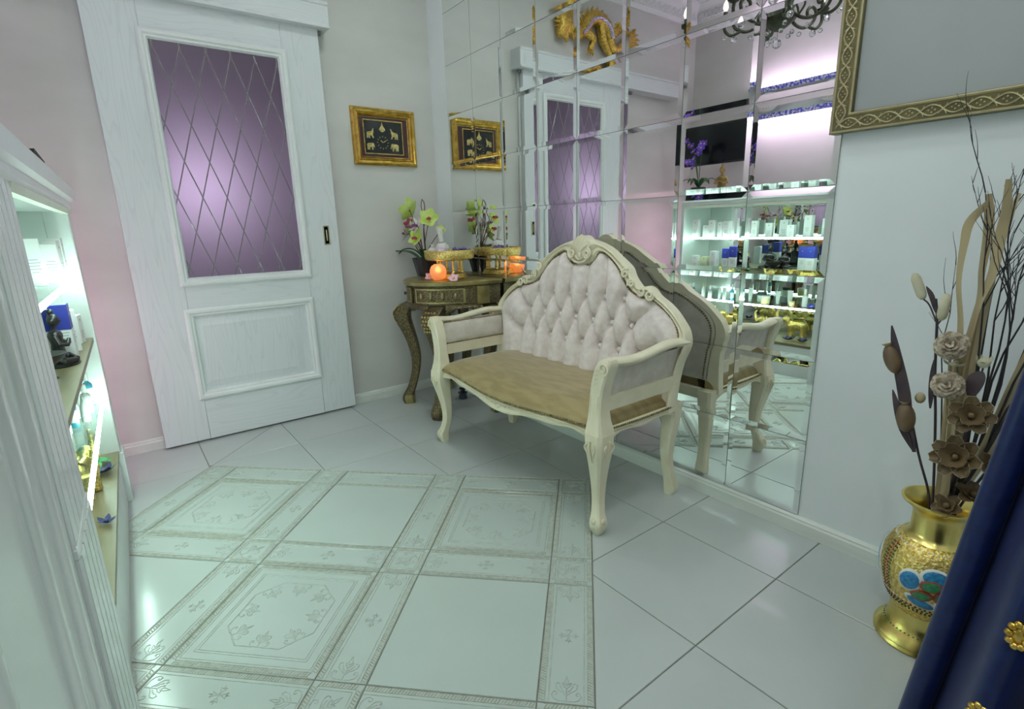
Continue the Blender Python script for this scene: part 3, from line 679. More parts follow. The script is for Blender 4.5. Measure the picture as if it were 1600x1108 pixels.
# ------------------------------------------------------------------ console table in the corner
TZ = .845
T = thing('console_table', 'half-round embossed brass console table with cabriole legs in the corner', 'console table', (-.02, -.44, 0))
def ell(a, b, a0=0, a1=pi, n=32): return [(-b*sin(lerp(a0, a1, i/n)), a*cos(lerp(a0, a1, i/n))) for i in range(n+1)]
def shell(a, b, z0, z1, n=32): return MB().prism(ell(a, b, n=n), z0, z1)
tp = MB(); e_ = ell(.335, .475, n=40)
def sc_(k): return [(x*k-(0 if k > .999 else 0), y*k) for x, y in e_]
tp.loft([[(x, y, TZ-.030) for x, y in sc_(.965)], [(x, y, TZ-.024) for x, y in sc_(.99)], [(x, y, TZ-.004) for x, y in sc_(1.0)], [(x, y, TZ) for x, y in sc_(.985)]])
tp.build('table_top', BRASSY, T, 40)
shell(.312, .445, .700, TZ-.030).build('drum', BRONZE, T, 40)
# curved drawer fronts, framed panels and corner blocks on the drum
def arc_panel(a0, a1, z0, z1, off, th_, n=12, a=.312, b=.445):
    rings = []
    for i in range(n+1):
        t = lerp(a0, a1, i/n); c, s_ = cos(t), sin(t); nx, ny = -s_/b, c/a; l = math.hypot(nx, ny); nx /= l; ny /= l
        p = lambda d: (-b*s_+nx*d, a*c+ny*d); q0, q1 = p(off), p(off+th_)
        rings.append([(q0[0], q0[1], z0), (q1[0], q1[1], z0), (q1[0], q1[1], z1), (q0[0], q0[1], z1)])
    return MB().loft(rings)
for a0, a1, nm in ((.92, 1.62, 'drawer'), (1.72, 2.62, 'carved_panel')):
    dr = arc_panel(a0, a1, .712, .806, -.004, .014).build(nm, BRONZE, T, 30)
    for z0, z1 in ((.716, .722), (.796, .802)): arc_panel(a0+.03, a1-.03, z0, z1, .010, .004).build('raised_border', BRASSY, dr, 30)
    for e0 in (a0+.02, a1-.05): arc_panel(e0, e0+.03, .716, .802, .010, .004, 2).build('raised_border', BRASSY, dr, 30)
    if nm == 'drawer':
        t = 1.18; MB().lathe([(0, .022), (.009, .02), (.011, .012), (.006, .008), (.006, 0)], 12).build('knob', BRONZE, dr, loc=(-.452*sin(t), .320*cos(t), .76), rot=Vector((-sin(t), cos(t), 0)).to_track_quat('Z', 'Y').to_euler())
    else:
        for k in range(4):
            t = lerp(a0+.16, a1-.16, k/3); MB().sphere((0, 0, 0), (.010, .010, .024 if k % 3 else .02), 8, 6).build('rosette', BRASSY, dr, loc=(-.458*sin(t), .325*cos(t), .76))
for t in (.26, 2.86): arc_panel(t-.09, t+.09, .704, .812, 0, .014, 4).build('corner_block', BRASSY, T, 30)
# apron with scalloped lower edge
for a0, a1 in ((.25, .80), (.95, 2.17), (2.30, 2.85)):
    rings = []
    for i in range(25):
        f = i/24; t = lerp(a0, a1, f); zb = .630+.045*sin(pi*f)**.5+.010*cos(6*pi*f)*sin(pi*f); s_, c = sin(t), cos(t)
        x0, y0, x1, y1 = -.425*s_, .295*c, -.450*s_, .318*c
        rings.append([(x0, y0, zb), (x1, y1, zb), (x1*1.012, y1*1.012, zb+.008), (x1*1.02, y1*1.02, .685), (x1, y1, .700), (x0, y0, .700)])
    MB().loft(rings).build('apron', BRONZE, T, 35)
lk = [(0, .004, .034), (.03, .010, .038), (.06, .006, .036), (.12, -.022, .029), (.22, -.052, .028), (.32, -.062, .031), (.42, -.046, .035), (.50, -.022, .041), (.57, .002, .049), (.61, .010, .055), (.645, .002, .057), (.672, -.030, .055), (.690, -.062, .052), (.702, -.080, .050)]
for fx, fy in ((-.41, .215), (-.42, -.20), (-.06, -.315), (-.06, .315)):
    l = math.hypot(fx, fy*1.2); dx, dy = fx/l, fy*1.2/l
    if abs(fx) < .1: dx, dy = 0, math.copysign(1, fy)
    fx2, fy2 = fx, fy
    P = catmull(lk, 3)
    rings = []
    ang = math.atan2(dy, dx)
    for p in P:
        cx, cy, hw = fx2+dx*p[1]-dx*.0, fy2+dy*p[1], p[2]
        ring = octring(0, 0, 0, hw, hw, .35); rings.append([(cx+x*cos(ang)-y*sin(ang), cy+x*sin(ang)+y*cos(ang), p[0]) for x, y, _ in ring])
    lg = MB().loft(rings).build('leg', BRONZE, T, 40)
    st_ = MB()
    for r in range(6):
        z = .56+r*.022; hw = interp([k[0] for k in lk], [k[2] for k in lk], z); of = interp([k[0] for k in lk], [k[1] for k in lk], z)
        for q in range(-2, 3):
            w_ = q*hw*.36+(hw*.18 if r % 2 else 0)
            if abs(w_) > hw*.75: continue
            st_.sphere((fx2+dx*(of+hw)-dy*w_, fy2+dy*(of+hw)+dx*w_, z), .0068, 6, 4)
    stuff(st_.build('brass_studs', GOLD, lg, 60))
    MB().loft([[(fx2+dx*(p[1]-.004)+(x*cos(ang)-y*sin(ang)), fy2+dy*(p[1]-.004)+(x*sin(ang)+y*cos(ang)), p[0]) for x, y, _ in octring(0, 0, 0, p[2]*1.015, p[2]*1.015, .35)] for p in P if p[0] < .07]).build('brass_foot', BRASSY, lg, 40)
# ------------------------------------------------------------------ gold offering stand
G = thing('offering_stand', 'embossed gold footed dish on six turned pillars on the console table', 'offering stand', (-.195, -.455, TZ))
MB().lathe([(0, 0), (.108, 0), (.112, .006), (.104, .012), (.100, .028), (.092, .034), (.075, .036), (0, .036)], 40).build('base', GOLDE, G, 40)
pil = MB().lathe([(.012, 0), (.012, .006), (.008, .012), (.0105, .022), (.007, .032), (.0105, .044), (.007, .056), (.0105, .066), (.008, .074), (.013, .080), (.013, .084)], 12).mesh('pillar', GOLD)
for k in range(6): a = k*pi/3+.25; link('pillar', pil, G, (.078*cos(a), .078*sin(a), .036))
dish = MB().lathe([(0, .122), (.125, .122), (.14, .116), (.152, .122), (.157, .138), (.157, .170), (.152, .176), (.145, .172), (.144, .140), (0, .134)], 48).build('dish', GOLDE, G, 40)
st_ = MB()
for k in range(48): a = 2*pi*k/48; st_.sphere((.156*cos(a), .156*sin(a), .171), .0045, 6, 4)
stuff(st_.build('beaded_rim', GOLD, dish)); DZ = TZ+.14
# things lying in the dish
def petal_flower(name, label, cat, loc, rot, n, L, w, pm, cm, tilt=.35, group=None, cr=.008):
    t = thing(name, label, cat, loc, rot=rot, group=group)
    mb = MB(); rows_ = []
    for k in range(7):
        f = k/6; ww = w*sin(pi*min(1, f*.93+.07))**.8; x = L*f; z = L*tilt*f*f
        rows_.append([(x, -ww, z), (x, 0, z-ww*.25), (x, ww, z), (x, 0, z-ww*.25+.0015)])
    mb.loft(rows_); me = mb.mesh('petal', pm, 60)
    for k in range(n): link('petal', me, t, (0, 0, .003), (0, 0, 2*pi*k/n))
    MB().sphere((0, 0, .006), (cr, cr, cr*.8), 8, 6).build('centre', cm, t); return t
def herb_ball(label, loc, rot, s, hl):
    t = thing('herbal_compress', label, 'herbal compress', loc, rot=rot)
    o = MB().sphere((0, 0, s), (s, s, s*.95), 16, 10); o.build('cloth_ball', CLOTHW, t, 80)
    MB().lathe([(s*.30, s*1.6), (s*.36, s*1.9), (s*.34, s*2.2), (s*.36, s*1.9+hl*.6), (s*.46, s*1.9+hl), (0, s*1.9+hl)], 12).build('cloth_handle', CLOTHW, t, 60)
    MB().lathe([(s*.36, s*1.85), (s*.42, s*1.9), (s*.42, s*2.05), (s*.36, s*2.1)], 12).build('cord_binding', mat('cord', (.6, .55, .5), .9, var=(.5, .46, .42)), t)
    return t
herb_ball('short white herbal massage compress at the left rim of the gold dish', (-.275, -.375, DZ), (.0, .1, 0), .028, .02)
herb_ball('tall white herbal massage compress standing in the gold dish', (-.215, -.415, DZ), (.10, -.16, 0), .044, .088)
petal_flower('silk_flower', 'pale pink silk flower with yellow centre inside the gold dish', 'flower', (-.265, -.475, DZ+.022), (.5, -.5, 0), 6, .034, .012, mat('lilac_silk', (.72, .48, .75), .5, var=(.85, .65, .82), vscale=30), YEL)
tr = MB(); tr.lathe([(0, 0), (.048, 0), (.056, .010), (.055, .012), (.046, .004), (0, .004)], 24, sx=1, sy=1.2)
tag(tr.build('black_saucer', BLACK, smooth=40, loc=(-.185, -.530, DZ+.014)), 'shallow black saucer lying in the gold dish', 'saucer')
for k, (x, y, lab) in enumerate(((-.165, -.515, 'left heap of purple dried blossoms in the gold dish'), (-.130, -.555, 'right heap of purple dried blossoms in the gold dish'))):
    t = thing('purple_blossom_heap', lab, 'potpourri', (x, y, DZ+.018))
    for q in range(14): MB().sphere((random.uniform(-.03, .03), random.uniform(-.03, .03), random.uniform(.004, .028)), (.011, .009, .008), 6, 5, Matrix.Rotation(random.random()*3, 3, 'Z')).build('blossom', AMETH, t, 0)
# ------------------------------------------------------------------ orchid in a dark pot
PX, PY = -.225, -.185
t = thing('potted_orchid', 'lime green silk orchid arrangement in a dark ribbed pot on the console table', 'potted plant', (PX, PY, TZ))
pot = MB(); n = 24; rings = []
for z, r in ((0, .052), (.002, .056), (.105, .082), (.118, .086), (.120, .084), (.110, .078), (.10, .074)):
    rings.append([((r+(.0025 if i % 2 else 0))*cos(2*pi*i/n), (r+(.0025 if i % 2 else 0))*sin(2*pi*i/n), z) for i in range(n)])
pot.loft(rings).build('pot', DARKPOT, t, 20)
def leaf_mesh(path, w, mt_, name='leaf', fold=.25, upv=(0, 0, 1)):
    P = catmull(path, 4); n_ = len(P); rows_ = []
    for i, p in enumerate(P):
        f = i/(n_-1); tg = (P[min(i+1, n_-1)]-P[max(i-1, 0)]).normalized(); side = tg.cross(Vector(upv)); side = side.normalized() if side.length > 1e-4 else Vector((1, 0, 0)); nn = side.cross(tg)
        ww = w*sin(pi*min(1, f*.92+.06))**.75
        rows_.append([p+side*ww+nn*ww*fold, p, p-side*ww+nn*ww*fold, p-nn*.0018])
    return MB().loft([[tuple(q) for q in r] for r in rows_])
for k, (path, w) in enumerate((([(-.02, .0, .10), (-.06, .08, .15), (-.10, .16, .165), (-.12, .22, .155)], .030), ([(0, 0, .10), (-.06, .02, .17), (-.12, .05, .18), (-.15, .08, .15)], .026), ([(.0, 0, .10), (-.04, -.05, .17), (-.07, -.09, .18)], .024), ([(.01, .02, .1), (.04, .09, .15), (.05, .14, .14)], .026), ([(0, 0, .1), (-.03, .03, .16), (-.05, .04, .21)], .022))):
    leaf_mesh(path, w, GREENL).build('leaf', GREENL, t, 60)
fl_ = [((-.045, .090, .435), 'g', .082, (-.3, .9)), ((-.035, .130, .345), 'm', .042, (-.2, 1)), ((-.04, .110, .305), 'g', .062, (-.6, .6)), ((-.06, .105, .285), 'w', .066, (-.8, .6)), ((-.05, -.02, .335), 'w', .076, (-.9, 0)), ((-.07, -.03, .255), 'g2', .062, (-.9, -.3)), ((-.03, -.140, .375), 'g', .066, (-.5, -.9)), ((.02, -.195, .30), 'g2', .034, (-.3, -.9)), ((-.06, .05, .33), 'w', .044, (-.9, .2))]
WHITEP = mat('white_striped_petal', (.78, .78, .74), .5, var=(.55, .35, .42), vscale=25)
for (x, y, z), kd, L, (vx, vy) in fl_:
    # stem
    MB().tube(catmull([(-.005, .0, .09), (x*.4, y*.25, .09+(z-.09)*.45), (x*.8, y*.8, .09+(z-.09)*.85), (x, y, z)], 5), .0028, 6).build('stem', BROWNSTEM, t)
    ang = math.atan2(vy, vx); h_ = MB(); pts_ = []
    petal = []; mt_ = {'g': GREENP, 'g2': GREENP, 'w': WHITEP, 'm': MAROON}[kd]
    for k in range(7):
        f = k/6; ww = L*(.44 if kd[0] == 'g' else .16 if kd == 'w' else .4)*sin(pi*min(1, f*.9+.08))**.8
        petal.append([(L*f, -ww, L*.25*f*f), (L*f, 0, L*.25*f*f-ww*.3), (L*f, ww, L*.25*f*f), (L*f, 0, L*.25*f*f-ww*.3+.0015)])
    fo = bpy.data.objects.new('bloom', None); COL.objects.link(fo); fo.parent = t; fo.location = (x, y, z)
    bl = MB()
    for k in range(5 if kd != 'm' else 4):
        s0 = len(bl.v); bl.loft(petal); bl.xf(Matrix.Rotation(2*pi*k/5+.3, 4, 'Z'), s0)
    bl.xf(Matrix.Rotation(ang, 4, 'Z') @ Matrix.Rotation(1.15, 4, 'Y'))
    bpy.data.objects.remove(fo)
    b_o = bl.build('bloom', mt_, t, 70, loc=(x, y, z))
    lip = MB(); dvec = Vector((cos(ang), sin(ang), .1))
    for q in range(5):
        lip.sphere(tuple(dvec*(.014+.010*(q % 3))+Vector((0, (q-2)*.006, .004*(q % 2)-.006))), (.010, .009, .009), 7, 5)
    lip.build('lip', MAROON if kd != 'w' else mat('plum_lip', (.18, .05, .14), .5, var=(.3, .1, .2)), b_o)
    if kd[0] == 'g': MB().sphere(tuple(dvec*.012+Vector((0, 0, -.014))), (.012, .010, .009), 8, 6).build('throat', YEL, b_o)
for path in ([(0, -.02, .1), (-.01, -.03, .27), (-.02, -.045, .40), (-.02, -.03, .45), (-.02, -.04, .49)], [(-.02, -.045, .38), (-.02, -.075, .44), (-.02, -.07, .475), (-.02, -.045, .495)], [(0, -.01, .1), (-.03, -.06, .30), (-.03, -.10, .36), (-.02, -.085, .40)]):
    MB().tube(catmull(path, 6), .003, 6).build('twig', BROWNSTEM, t)
# ------------------------------------------------------------------ candle globe and silk flowers
cd = thing('globe_candle', 'glowing orange frosted globe candle on the front of the console table', 'candle', (-.315, -.512, TZ))
CND = mat('frosted_orange_glass', (.90, .55, .42), .45, var=(.92, .6, .46))
nt_ = CND.node_tree; tr_ = nt_.nodes.new('ShaderNodeBsdfTranslucent'); tr_.inputs[0].default_value = (1, .58, .36, 1); mx_ = nt_.nodes.new('ShaderNodeMixShader'); mx_.inputs[0].default_value = .6
nt_.links.new(nt_.nodes['Principled BSDF'].outputs[0], mx_.inputs[1]); nt_.links.new(tr_.outputs[0], mx_.inputs[2]); tp_ = nt_.nodes.new('ShaderNodeBsdfTransparent'); tp_.inputs[0].default_value = (1, .8, .65, 1); m2_ = nt_.nodes.new('ShaderNodeMixShader'); m2_.inputs[0].default_value = .16
nt_.links.new(mx_.outputs[0], m2_.inputs[1]); nt_.links.new(tp_.outputs[0], m2_.inputs[2]); nt_.links.new(m2_.outputs[0], nt_.nodes['Material Output'].inputs[0])
MB().loft([[(r*cos(2*pi*i/28), r*sin(2*pi*i/28), z) for i in range(28)] for r, z in ((.028, .001), (.044, .014), (.0515, .040), (.0505, .062), (.042, .083), (.026, .094), (.022, .097))], cap=False).build('globe', CND, cd, 60)
MB().lathe([(0, 0), (.028, 0), (.028, .003), (0, .003)], 20).build('globe_foot', CND, cd, 40)
FL = emis('flame_glow', (1.0, .50, .14), 7)
MB().lathe([(0, .044), (.012, .046), (.020, .056), (.018, .068), (.008, .082), (0, .086)], 14).build('flame', FL, cd, 60)
for nm, loc, rot, lab in (('l', (-.315, -.405, TZ+.014), (.2, -.75, .4), 'pink silk frangipani left of the globe candle'), ('r', (-.275, -.628, TZ+.012), (-.4, -.8, 1.2), 'pink silk frangipani right of the globe candle')):
    f = petal_flower('silk_frangipani', lab, 'flower', loc, rot, 5, .036, .014, PINKP, YEL, .2)
# small dark door stop on the floor
ds = thing('floor_door_stop', 'small dark chrome door stop with clear round base under the bench', 'door stop', (-.115, -.40, 0))
MB().lathe([(0, 0), (.055, 0), (.055, .003), (0, .003)], 32).build('clear_base', CLEARG, ds, 40)
MB().lathe([(0, .003), (.030, .003), (.031, .012), (.026, .028), (.026, .034), (.033, .040), (.034, .046), (.018, .054), (.014, .062), (.024, .068), (.026, .076), (.020, .080), (0, .081)], 24).build('post', mat('black_chrome', (.10, .11, .14), .12, .9, var=(.08, .09, .12)), ds, 40)
# ------------------------------------------------------------------ framed elephant clock
K = thing('elephant_clock', 'gilt framed black wall clock with four brass elephants beside the sliding door', 'wall clock', (-.367, 0, 1.732), rot=(0, R(0), 0))
w2, h2 = .217, .172
gp = [(0, 0), (0, -.018), (.006, -.026), (.014, -.030), (.022, -.024), (.028, -.022), (.036, -.028), (.044, -.022), (.050, -.010), (.054, -.008), (.054, 0)]
MB().frame(-w2, w2, -h2, h2, gp).build('frame', GOLDF, K, 30)
bd_ = MB()
for k in range(36):
    for z in (-h2+.011, h2-.011): bd_.sphere((lerp(-w2+.012, w2-.012, k/35), -.030, z), (.0045, .003, .003), 6, 4)
for k in range(28):
    for x in (-w2+.011, w2-.011): bd_.sphere((x, -.030, lerp(-h2+.014, h2-.014, k/27)), (.003, .003, .0045), 6, 4)
stuff(bd_.build('beading', GOLDF, K))
MB().box(-w2+.05, w2-.05, -.006, -.001, -h2+.05, h2-.05).build('mat_board', mat('maroon_mat', (.075, .015, .025), .6, var=(.06, .012, .02)), K, 0)
fx0, fx1, fz0, fz1 = -.142, .128, -.102, .104
MB().frame(fx0, fx1, fz0, fz1, [(0, -.006), (0, -.010), (.005, -.010), (.005, -.006)]).build('gold_fillet', GOLDF, K, 0)
MB().box(fx0+.004, fx1-.004, -.0075, -.005, fz0+.004, fz1-.004).build('dial', mat('black_felt', (.012, .012, .014), .85, var=(.016, .016, .018)), K, 0)
eleph = [(-.50, -.45), (-.50, -.1), (-.55, .15), (-.42, .36), (-.1, .42), (.15, .40), (.25, .45), (.42, .42), (.52, .25), (.56, 0), (.60, -.2), (.54, -.22), (.48, -.02), (.40, .02), (.34, -.10), (.34, -.45), (.16, -.45), (.14, -.12), (-.12, -.14), (-.14, -.45), (-.30, -.45), (-.30, -.2), (-.34, -.2), (-.36, -.45)]
eleph_up = [(-.50, -.45), (-.48, -.1), (-.52, .12), (-.38, .34), (-.1, .38), (.14, .42), (.30, .55), (.42, .80), (.56, .86), (.54, .74), (.48, .66), (.52, .4), (.44, .16), (.36, .0), (.52, -.40), (.38, -.45), (.18, -.12), (-.08, -.14), (-.02, -.45), (-.20, -.45), (-.26, -.16), (-.32, -.18), (-.34, -.45)]
GOLDC = mat('brass_cutout', (.80, .66, .28), .35, .8, var=(.55, .42, .15), vscale=120)
for (x, z, sc, fl, pl) in ((-.098, .014, .046, 1, eleph_up), (.068, .016, .048, -1, eleph_up), (-.100, -.056, .046, 1, eleph), (.066, -.056, .050, -1, eleph)):
    e = MB().prism([(fl*a*sc, b*sc) for a, b in pl], -.0115, -.0075, 'xz').build('brass_elephant', GOLDC, K, 20, loc=(x, 0, z))
    MB().prism([(fl*a*sc*.5-.003*fl, b*sc*.5+.003) for a, b in ((-.5, .1), (.4, .1), (.4, .55), (-.5, .55))], -.0128, -.0112, 'xz').build('saddle_cloth', GOLDF, e, 0)
pag = [(0, .052), (.003, .036), (.010, .022), (.022, .006), (.026, -.004), (.018, -.012), (.006, -.020), (-.006, -.020), (-.018, -.012), (-.026, -.004), (-.022, .006), (-.010, .022), (-.003, .036)]
MB().prism([(x*.8, z*.8) for x, z in pag], -.0115, -.0075, 'xz').build('brass_pagoda', GOLDC, K, 20, loc=(-.014, 0, .05))
for k in range(12):
    a = k*pi/6; MB().box(-.0016, .0016, -.0095, -.0075, -.004, .004).build('hour_mark', GOLDC, K, 0, loc=(-.014+.036*sin(a), 0, -.030+.036*cos(a)), rot=(0, a, 0))
MB().prism([(-.002, 0), (.002, 0), (.003, .012), (0, .022), (-.003, .018)], -.0115, -.0105, 'xz').build('hour_hand', GOLDC, K, 0, loc=(-.014, 0, -.030), rot=(0, R(-50), 0))
MB().prism([(-.0015, 0), (.0015, 0), (.0025, .016), (0, .032), (-.0025, .022)], -.0125, -.0117, 'xz').build('minute_hand', GOLDC, K, 0, loc=(-.014, 0, -.030), rot=(0, R(58), 0))
MB().box(-w2+.045, w2-.045, -.0155, -.0145, -h2+.045, h2-.045).build('glass', CLEARG, K, 0)
# ------------------------------------------------------------------ large picture with patterned frame on the right wall
Q = thing('large_framed_picture', 'large picture with painted grey reflection in a patterned olive-gold frame above the vase', 'picture', (-.006, -3.08, 1.955), -pi/2)
OLIVE = mat('olive_gold_frame', (.17, .15, .065), .4, .5, var=(.13, .115, .05), vscale=25)
PALEG = mat('pale_gold_inlay', (.62, .53, .33), .4, .6, var=(.55, .46, .28), vscale=40)
hw, hh = .50, .54
op = [(0, 0), (0, -.022), (.004, -.026), (.008, -.022), (.048, -.022), (.052, -.024), (.058, -.020), (.060, -.004), (.060, 0)]
MB().frame(-hw, hw, -hh, hh, op).build('frame', OLIVE, Q, 25)
MB().frame(-hw+.0005, hw-.0005, -hh+.0005, hh-.0005, [(0, -.0215), (.001, -.0235), (.004, -.027), (.0075, -.0225)]).build('outer_gilt_edge', PALEG, Q, 25)
MB().frame(-hw, hw, -hh, hh, [(.049, -.0225), (.053, -.0262), (.0565, -.0225)]).build('inner_gilt_edge', PALEG, Q, 25)
MB().box(-hw+.055, hw-.055, -.008, -.003, -hh+.055, hh-.055).build('reflection_grey_panel', mat('painted_grey_reflection', (.36, .375, .38), .35, var=(.34, .355, .36), vscale=3, spec=.5), Q, 0)  # grey reflected in the picture glass, put into the panel's own colour
pm_ = MB()   # one unit of the pattern: pointed oval, crossing ribbons, four dots
for s in (-1, 1):
    pm_.tube([(lerp(-.027, .027, i/10), -.0235, s*.0135*sin(pi*i/10)) for i in range(11)], .0021, 5)
    pm_.tube([(-.027, -.0235, 0), (-.033, -.0235, s*.006), (-.036, -.0235, s*.012)], [.0019, .0019, .0008], 5)
    pm_.tube([(-.027, -.0235, 0), (-.021, -.0235, s*.006), (-.018, -.0235, s*.014)], [.0019, .0019, .0008], 5)
    pm_.sphere((s*.0075, -.0235, 0), .0026, 6, 4); pm_.sphere((0, -.0235, s*.006), .0026, 6, 4)
pmm = pm_.mesh('inlay_motif', PALEG, 60)
for k in range(18):
    x = lerp(-hw+.054, hw-.054, k/17)
    for s in (-1, 1): link('inlay_motif', pmm, Q, (x, 0, s*(hh-.028)))
for k in range(19):
    z = lerp(-hh+.06, hh-.06, k/18)
    for s in (-1, 1): link('inlay_motif', pmm, Q, (s*(hw-.028), 0, z), (0, pi/2, 0))
# ------------------------------------------------------------------ gold floor vase
VX, VY = -.275, -3.068
V_ = thing('gold_floor_vase', 'gold floor vase with blue and green jewelled flower on the floor at right', 'vase', (VX, VY, 0))
vp_ = [(0, 0), (.098, 0), (.102, .006), (.098, .014), (.103, .020), (.100, .028), (.094, .034), (.090, .042), (.078, .050), (.073, .075), (.072, .105), (.082, .130), (.096, .160), (.106, .200), (.109, .235), (.104, .270), (.090, .300), (.072, .318), (.060, .326), (.056, .335), (.056, .385), (.060, .400), (.074, .412), (.084, .420), (.086, .426), (.080, .428), (.064, .414), (.050, .395), (.048, .34)]
MB().lathe(vp_, 56).build('vase_body', GOLD, V_, 50)
MB().lathe([(.0735, .104), (.083, .130), (.0972, .160), (.1072, .200), (.1102, .235), (.1052, .270), (.0912, .300), (.0725, .319)], 56).build('embossed_belly', GOLDE, V_, 60, recalc=True)
def rvase(z): return interp([b for a, b in vp_[8:20]], [a for a, b in vp_[8:20]], z)
GEMR = mat('red_glass_gem', (.35, .03, .04), .15, var=(.25, .02, .03)); GEMG = mat('green_glass_gem', (.02, .18, .06), .15, var=(.02, .12, .05)); GEMW = mat('white_pearl', (.8, .8, .75), .25, var=(.75, .75, .7)); GEMB = mat('blue_enamel', (.03, .16, .38), .3, var=(.04, .30, .55), vscale=120, bump=.4, bscale=200); GEMGE = mat('green_enamel', (.02, .20, .08), .3, var=(.05, .3, .12), vscale=120, bump=.4, bscale=200)
REDO = mat('red_outline', (.28, .06, .03), .35, var=(.35, .1, .05), vscale=60)
def gems(z, n, r, mt_, nm, off=0):
    mb = MB(); rr = rvase(z)+.001
    for k in range(n): a = 2*pi*(k+off)/n; mb.sphere((rr*cos(a), rr*sin(a), z), r, 6, 4)
    stuff(mb.build(nm, mt_, V_, 60))
for z, n, r, mt_, nm, off in ((.140, 56, .0032, GEMG, 'green_gem_band', 0), (.148, 56, .0032, GEMR, 'red_gem_band', .5), (.156, 60, .0025, GEMW, 'pearl_band', 0), (.309, 50, .0028, GEMW, 'pearl_band', 0), (.047, 50, .0034, GEMG, 'green_gem_band', 0), (.132, 60, .0028, BLACK, 'dark_gem_band', 0)): gems(z, n, r, mt_, nm, off)
# vertical gem lines beside each medallion, medallion petals curved onto the belly
CA = math.atan2(-3.39-VY, -1.92-VX)+.10
def onv(a, z, lift=.002):   # a = arc length from medallion centre
    rr = rvase(z)+lift; t = CA+a/.105; return (rr*cos(t), rr*sin(t), z)
def patch(poly, lift, mt_, nm, parent, c=0):
    poly = [(a*1.28, .218+(b-.217)*1.28) for a, b in poly]
    mb = MB(); cx = sum(p[0] for p in poly)/len(poly); cz = sum(p[1] for p in poly)/len(poly); n = len(poly); vs = []
    for f in (0, .5, .85, 1):
        for p in poly: vs.append(onv(c+cx+(p[0]-cx)*f, cz+(p[1]-cz)*f, lift+.0022 if f < 1 else .001))
    fs = []
    for k in range(3):
        for i in range(n): fs.append((k*n+i, k*n+(i+1) % n, (k+1)*n+(i+1) % n, (k+1)*n+i))
    mb.add(vs, fs); return mb.build(nm, mt_, parent, 60)
for ci, c0 in enumerate((0, .22, -.22, .33)):
    md = bpy.data.objects.new('tmp', None)
    def cpoly(cx, cz, rx, rz, a=0, n=16): return [(cx+rx*cos(t)*cos(a)-rz*sin(t)*sin(a), cz+rx*cos(t)*sin(a)+rz*sin(t)*cos(a)) for t in [2*pi*i/n for i in range(n)]]
    base = None
    for (cx, cz, rx, rz, a) in ((.034, .225, .020, .026, .3), (-.034, .225, .020, .026, -.3), (.006, .246, .026, .019, 0), (-.012, .180, .030, .013, -.25), (.030, .190, .022, .014, .5)):
        wo = patch(cpoly(cx, cz, rx*1.03, rz*1.03, a), .0018, GEMW, 'pearl_outline', V_, c0); base = base or wo
        patch(cpoly(cx, cz, rx*.90, rz*.90, a), .0030, GEMB, 'blue_enamel_petal', wo, c0)
    for (cx, cz, rx, rz, a) in ((.0, .228, .020, .015, .3), (.020, .206, .014, .017, -.2), (-.012, .200, .020, .013, .2)):
        patch(cpoly(cx, cz, rx, rz, a), .0040, REDO, 'red_outline', base, c0); patch(cpoly(cx, cz, rx*.78, rz*.74, a), .0052, GEMGE, 'green_enamel_petal', base, c0)
    for q, mt_, nm in ((.098, GEMG, 'green_gem_line'), (.105, GEMR, 'red_gem_line'), (-.098, GEMG, 'green_gem_line'), (-.105, GEMR, 'red_gem_line')):
        mb = MB()
        for k in range(15): mb.sphere(onv(c0+q, .165+k*.0095, .001), .0028, 6, 4)
        stuff(mb.build(nm, mt_, V_, 60))
# ------------------------------------------------------------------ dried flowers standing in the vase (world coordinates)
MOUTH = Vector((VX, VY, .30))
DRYD = mat('dark_dried_leaf', (.045, .03, .045), .6, var=(.07, .045, .05), vscale=20); DRYB = mat('brown_pod', (.20, .13, .07), .5, var=(.14, .09, .05), vscale=10); TAN = mat('tan_dried_leaf', (.56, .46, .28), .6, var=(.44, .35, .20), vscale=8, stretch=(1, 1, .2)); CREAMP = mat('cream_bud', (.66, .62, .46), .55, var=(.56, .52, .36), vscale=12); SOLA = mat('sola_petal', (.62, .54, .42), .65, var=(.30, .22, .15), vscale=90); LOTB = mat('brown_lotus_petal', (.17, .115, .055), .5, var=(.11, .07, .035), vscale=12); LOTE = mat('pale_petal_edge', (.74, .65, .45), .6, var=(.68, .58, .38)); TWIG = mat('black_twig', (.025, .022, .026), .7, var=(.04, .035, .04))
def dthing(name, label, group=None): return thing(name, label, 'dried flower', tuple(MOUTH), group=group)
def W(x, y, z): return Vector((x, y, z))-MOUTH
ROOT = lambda dx=0, dy=0: Vector((dx, dy, .02))
# poppy-pod stem
t = dthing('dried_pod_stem', 'dark dried stem with two round brown pods at the left of the vase')
MB().tube(catmull([ROOT(-.01, .02), W(-.28, -3.043, .424), W(-.28, -3.005, .536), W(-.28, -2.967, .663), W(-.28, -2.94, .754)], 5), .003, 6).build('stem', DRYD, t)
for (y, z, ry, rz, a, nm) in ((-2.916, .786, .0195, .040, -.38, 1), (-2.966, .634, .022, .040, -.15, 1)):
    p = MB().sphere((0, 0, 0), (ry, ry, rz), 14, 10).build('seed_pod', DRYB, t, 60, loc=tuple(W(-.29, y, z)), rot=(a, 0, 0))
    MB().lathe([(.006, rz*.9), (.010, rz*1.02), (.014, rz*1.12), (.004, rz*1.05)], 10).build('pod_crown', TAN, p)
MB().sphere((0, 0, 0), (.012, .012, .015), 10, 7).build('seed_pod', TAN, t, 60, loc=tuple(W(-.27, -2.985, .69)))
